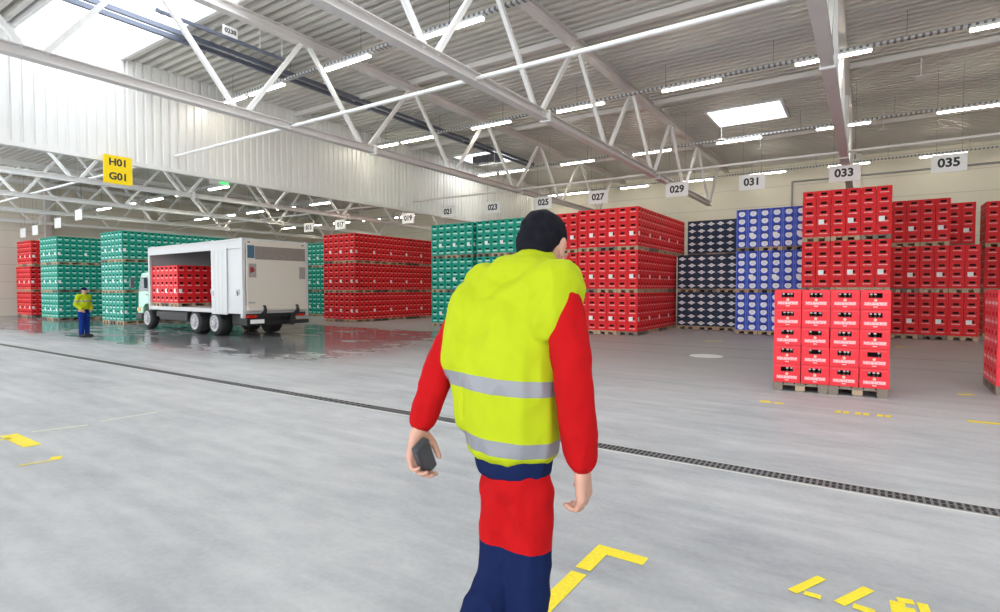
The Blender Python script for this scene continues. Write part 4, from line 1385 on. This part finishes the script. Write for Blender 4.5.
jk = [[((0, .005, .98), (.175, .125, .07)), ((0, .01, 1.2), (.185, .135, .1))], [((0, .01, 1.2), (.185, .135, .1)), ((0, 0, 1.36), (.178, .12, .12))], [((0, 0, 1.40), (.15, .10, .09)), (SL, .075)], [((0, 0, 1.40), (.15, .10, .09)), (SR, .075)],
      [((0, 0, 1.44), (.085, .08, .06)), ((0, .0, 1.50), (.075, .075, .035))]]
jk += chain((SL, .078), (SL.lerp(EL, .5), .074), (EL, .07), (EL.lerp(WL, .5), .062), (WL, .05)) + chain((SR, .078), (SR.lerp(ER, .5), .074), (ER, .07), (ER.lerp(WR, .5), .062), (WR, .05))
inst('hi_vis_jacket', body_mesh('hi_vis_jacket', jk, .012, [M['hiviz'], M['reflect']], 4, lambda c: 1 if (1.235 < c.z < 1.285) else 0, [(V(0, 0, 1.235), V(0, 0, 1)), (V(0, 0, 1.285), V(0, 0, 1))], .008, 10.0), WS)
inst('jacket_hem', body_mesh('jacket_hem', [[((0, .005, .915), (.172, .128, .03)), ((0, .005, .97), (.176, .130, .03))]], .012, [M['navycloth']], 3), WS)
tr = [[((0, 0, .88), (.16, .115, .07)), ((0, 0, .95), (.155, .11, .05))]]
for s, fy in ((-1, .0), (1, .05)):
    H, K, A = V(s * .088, 0, .86), V(s * .11, fy * .6, .50), V(s * .12, fy - .03, .12)
    tr += [[((0, 0, .88), (.15, .11, .07)), (H, .105)]] + chain((H, .105), (K, .085), (A, .078))
inst('trousers', body_mesh('trousers', tr, .012, [M['bluecloth']], 4), WS)
for s, fy in ((-1, .0), (1, .05)):
    inst('boot', body_mesh('boot', [[(V(s * .12, fy - .03, .11), .06), (V(s * .12, fy - .05, .055), .052)], [(V(s * .12, fy - .05, .055), .052), (V(s * .145, fy + .15, .05), (.05, .06, .046))], [(V(s * .12, fy - .01, .09), .055), (V(s * .14, fy + .12, .055), (.05, .06, .045))]], .010, [M['black']], 3), WS)
def H0(p, r):
    return (V(*hc) + R0 @ V(*p), r, R0)
inst('hair', body_mesh('hair', [[H0((0, -.03, .025), (.079, .085, .07)), H0((0, -.05, -.035), (.06, .05, .03))]], .009, [M['hair']], 3), WS)
inst('cap', body_mesh('cap', [[H0((0, -.012, .068), (.084, .104, .062))], [H0((0, .10, .052), (.060, .055, .008)), H0((0, .02, .055), (.072, .08, .012))]], .008, [M['navycloth']], 3), WS)

# ------------------------------------------------------------------ light
w = bpy.data.worlds.new('sky')
SC.world = w
w.use_nodes = True
nt = w.node_tree
bg = nt.nodes['Background']
tc = nt.nodes.new('ShaderNodeTexCoord')
sx = nt.nodes.new('ShaderNodeSeparateXYZ')
mr = nt.nodes.new('ShaderNodeMapRange')
nt.links.new(tc.outputs['Generated'], sx.inputs[0])
nt.links.new(sx.outputs[2], mr.inputs[0])
mr.inputs[1].default_value, mr.inputs[2].default_value = 0.0, 1.0
mr.inputs[3].default_value, mr.inputs[4].default_value = 1.75, 4.7
bg.inputs[0].default_value = (.93, .97, 1.0, 1)
nt.links.new(mr.outputs[0], bg.inputs[1])
SC.view_settings.view_transform = 'Standard'
SC.view_settings.look = 'None'
SC.view_settings.exposure = 0.70
SC.view_settings.gamma = 1.0
SC.view_settings.use_curve_mapping = False
SC.cycles.use_denoising = True
SC.cycles.max_bounces = 8
SC.cycles.diffuse_bounces = 5
SC.cycles.transparent_max_bounces = 8
SC.cycles.sample_clamp_indirect = 6.0
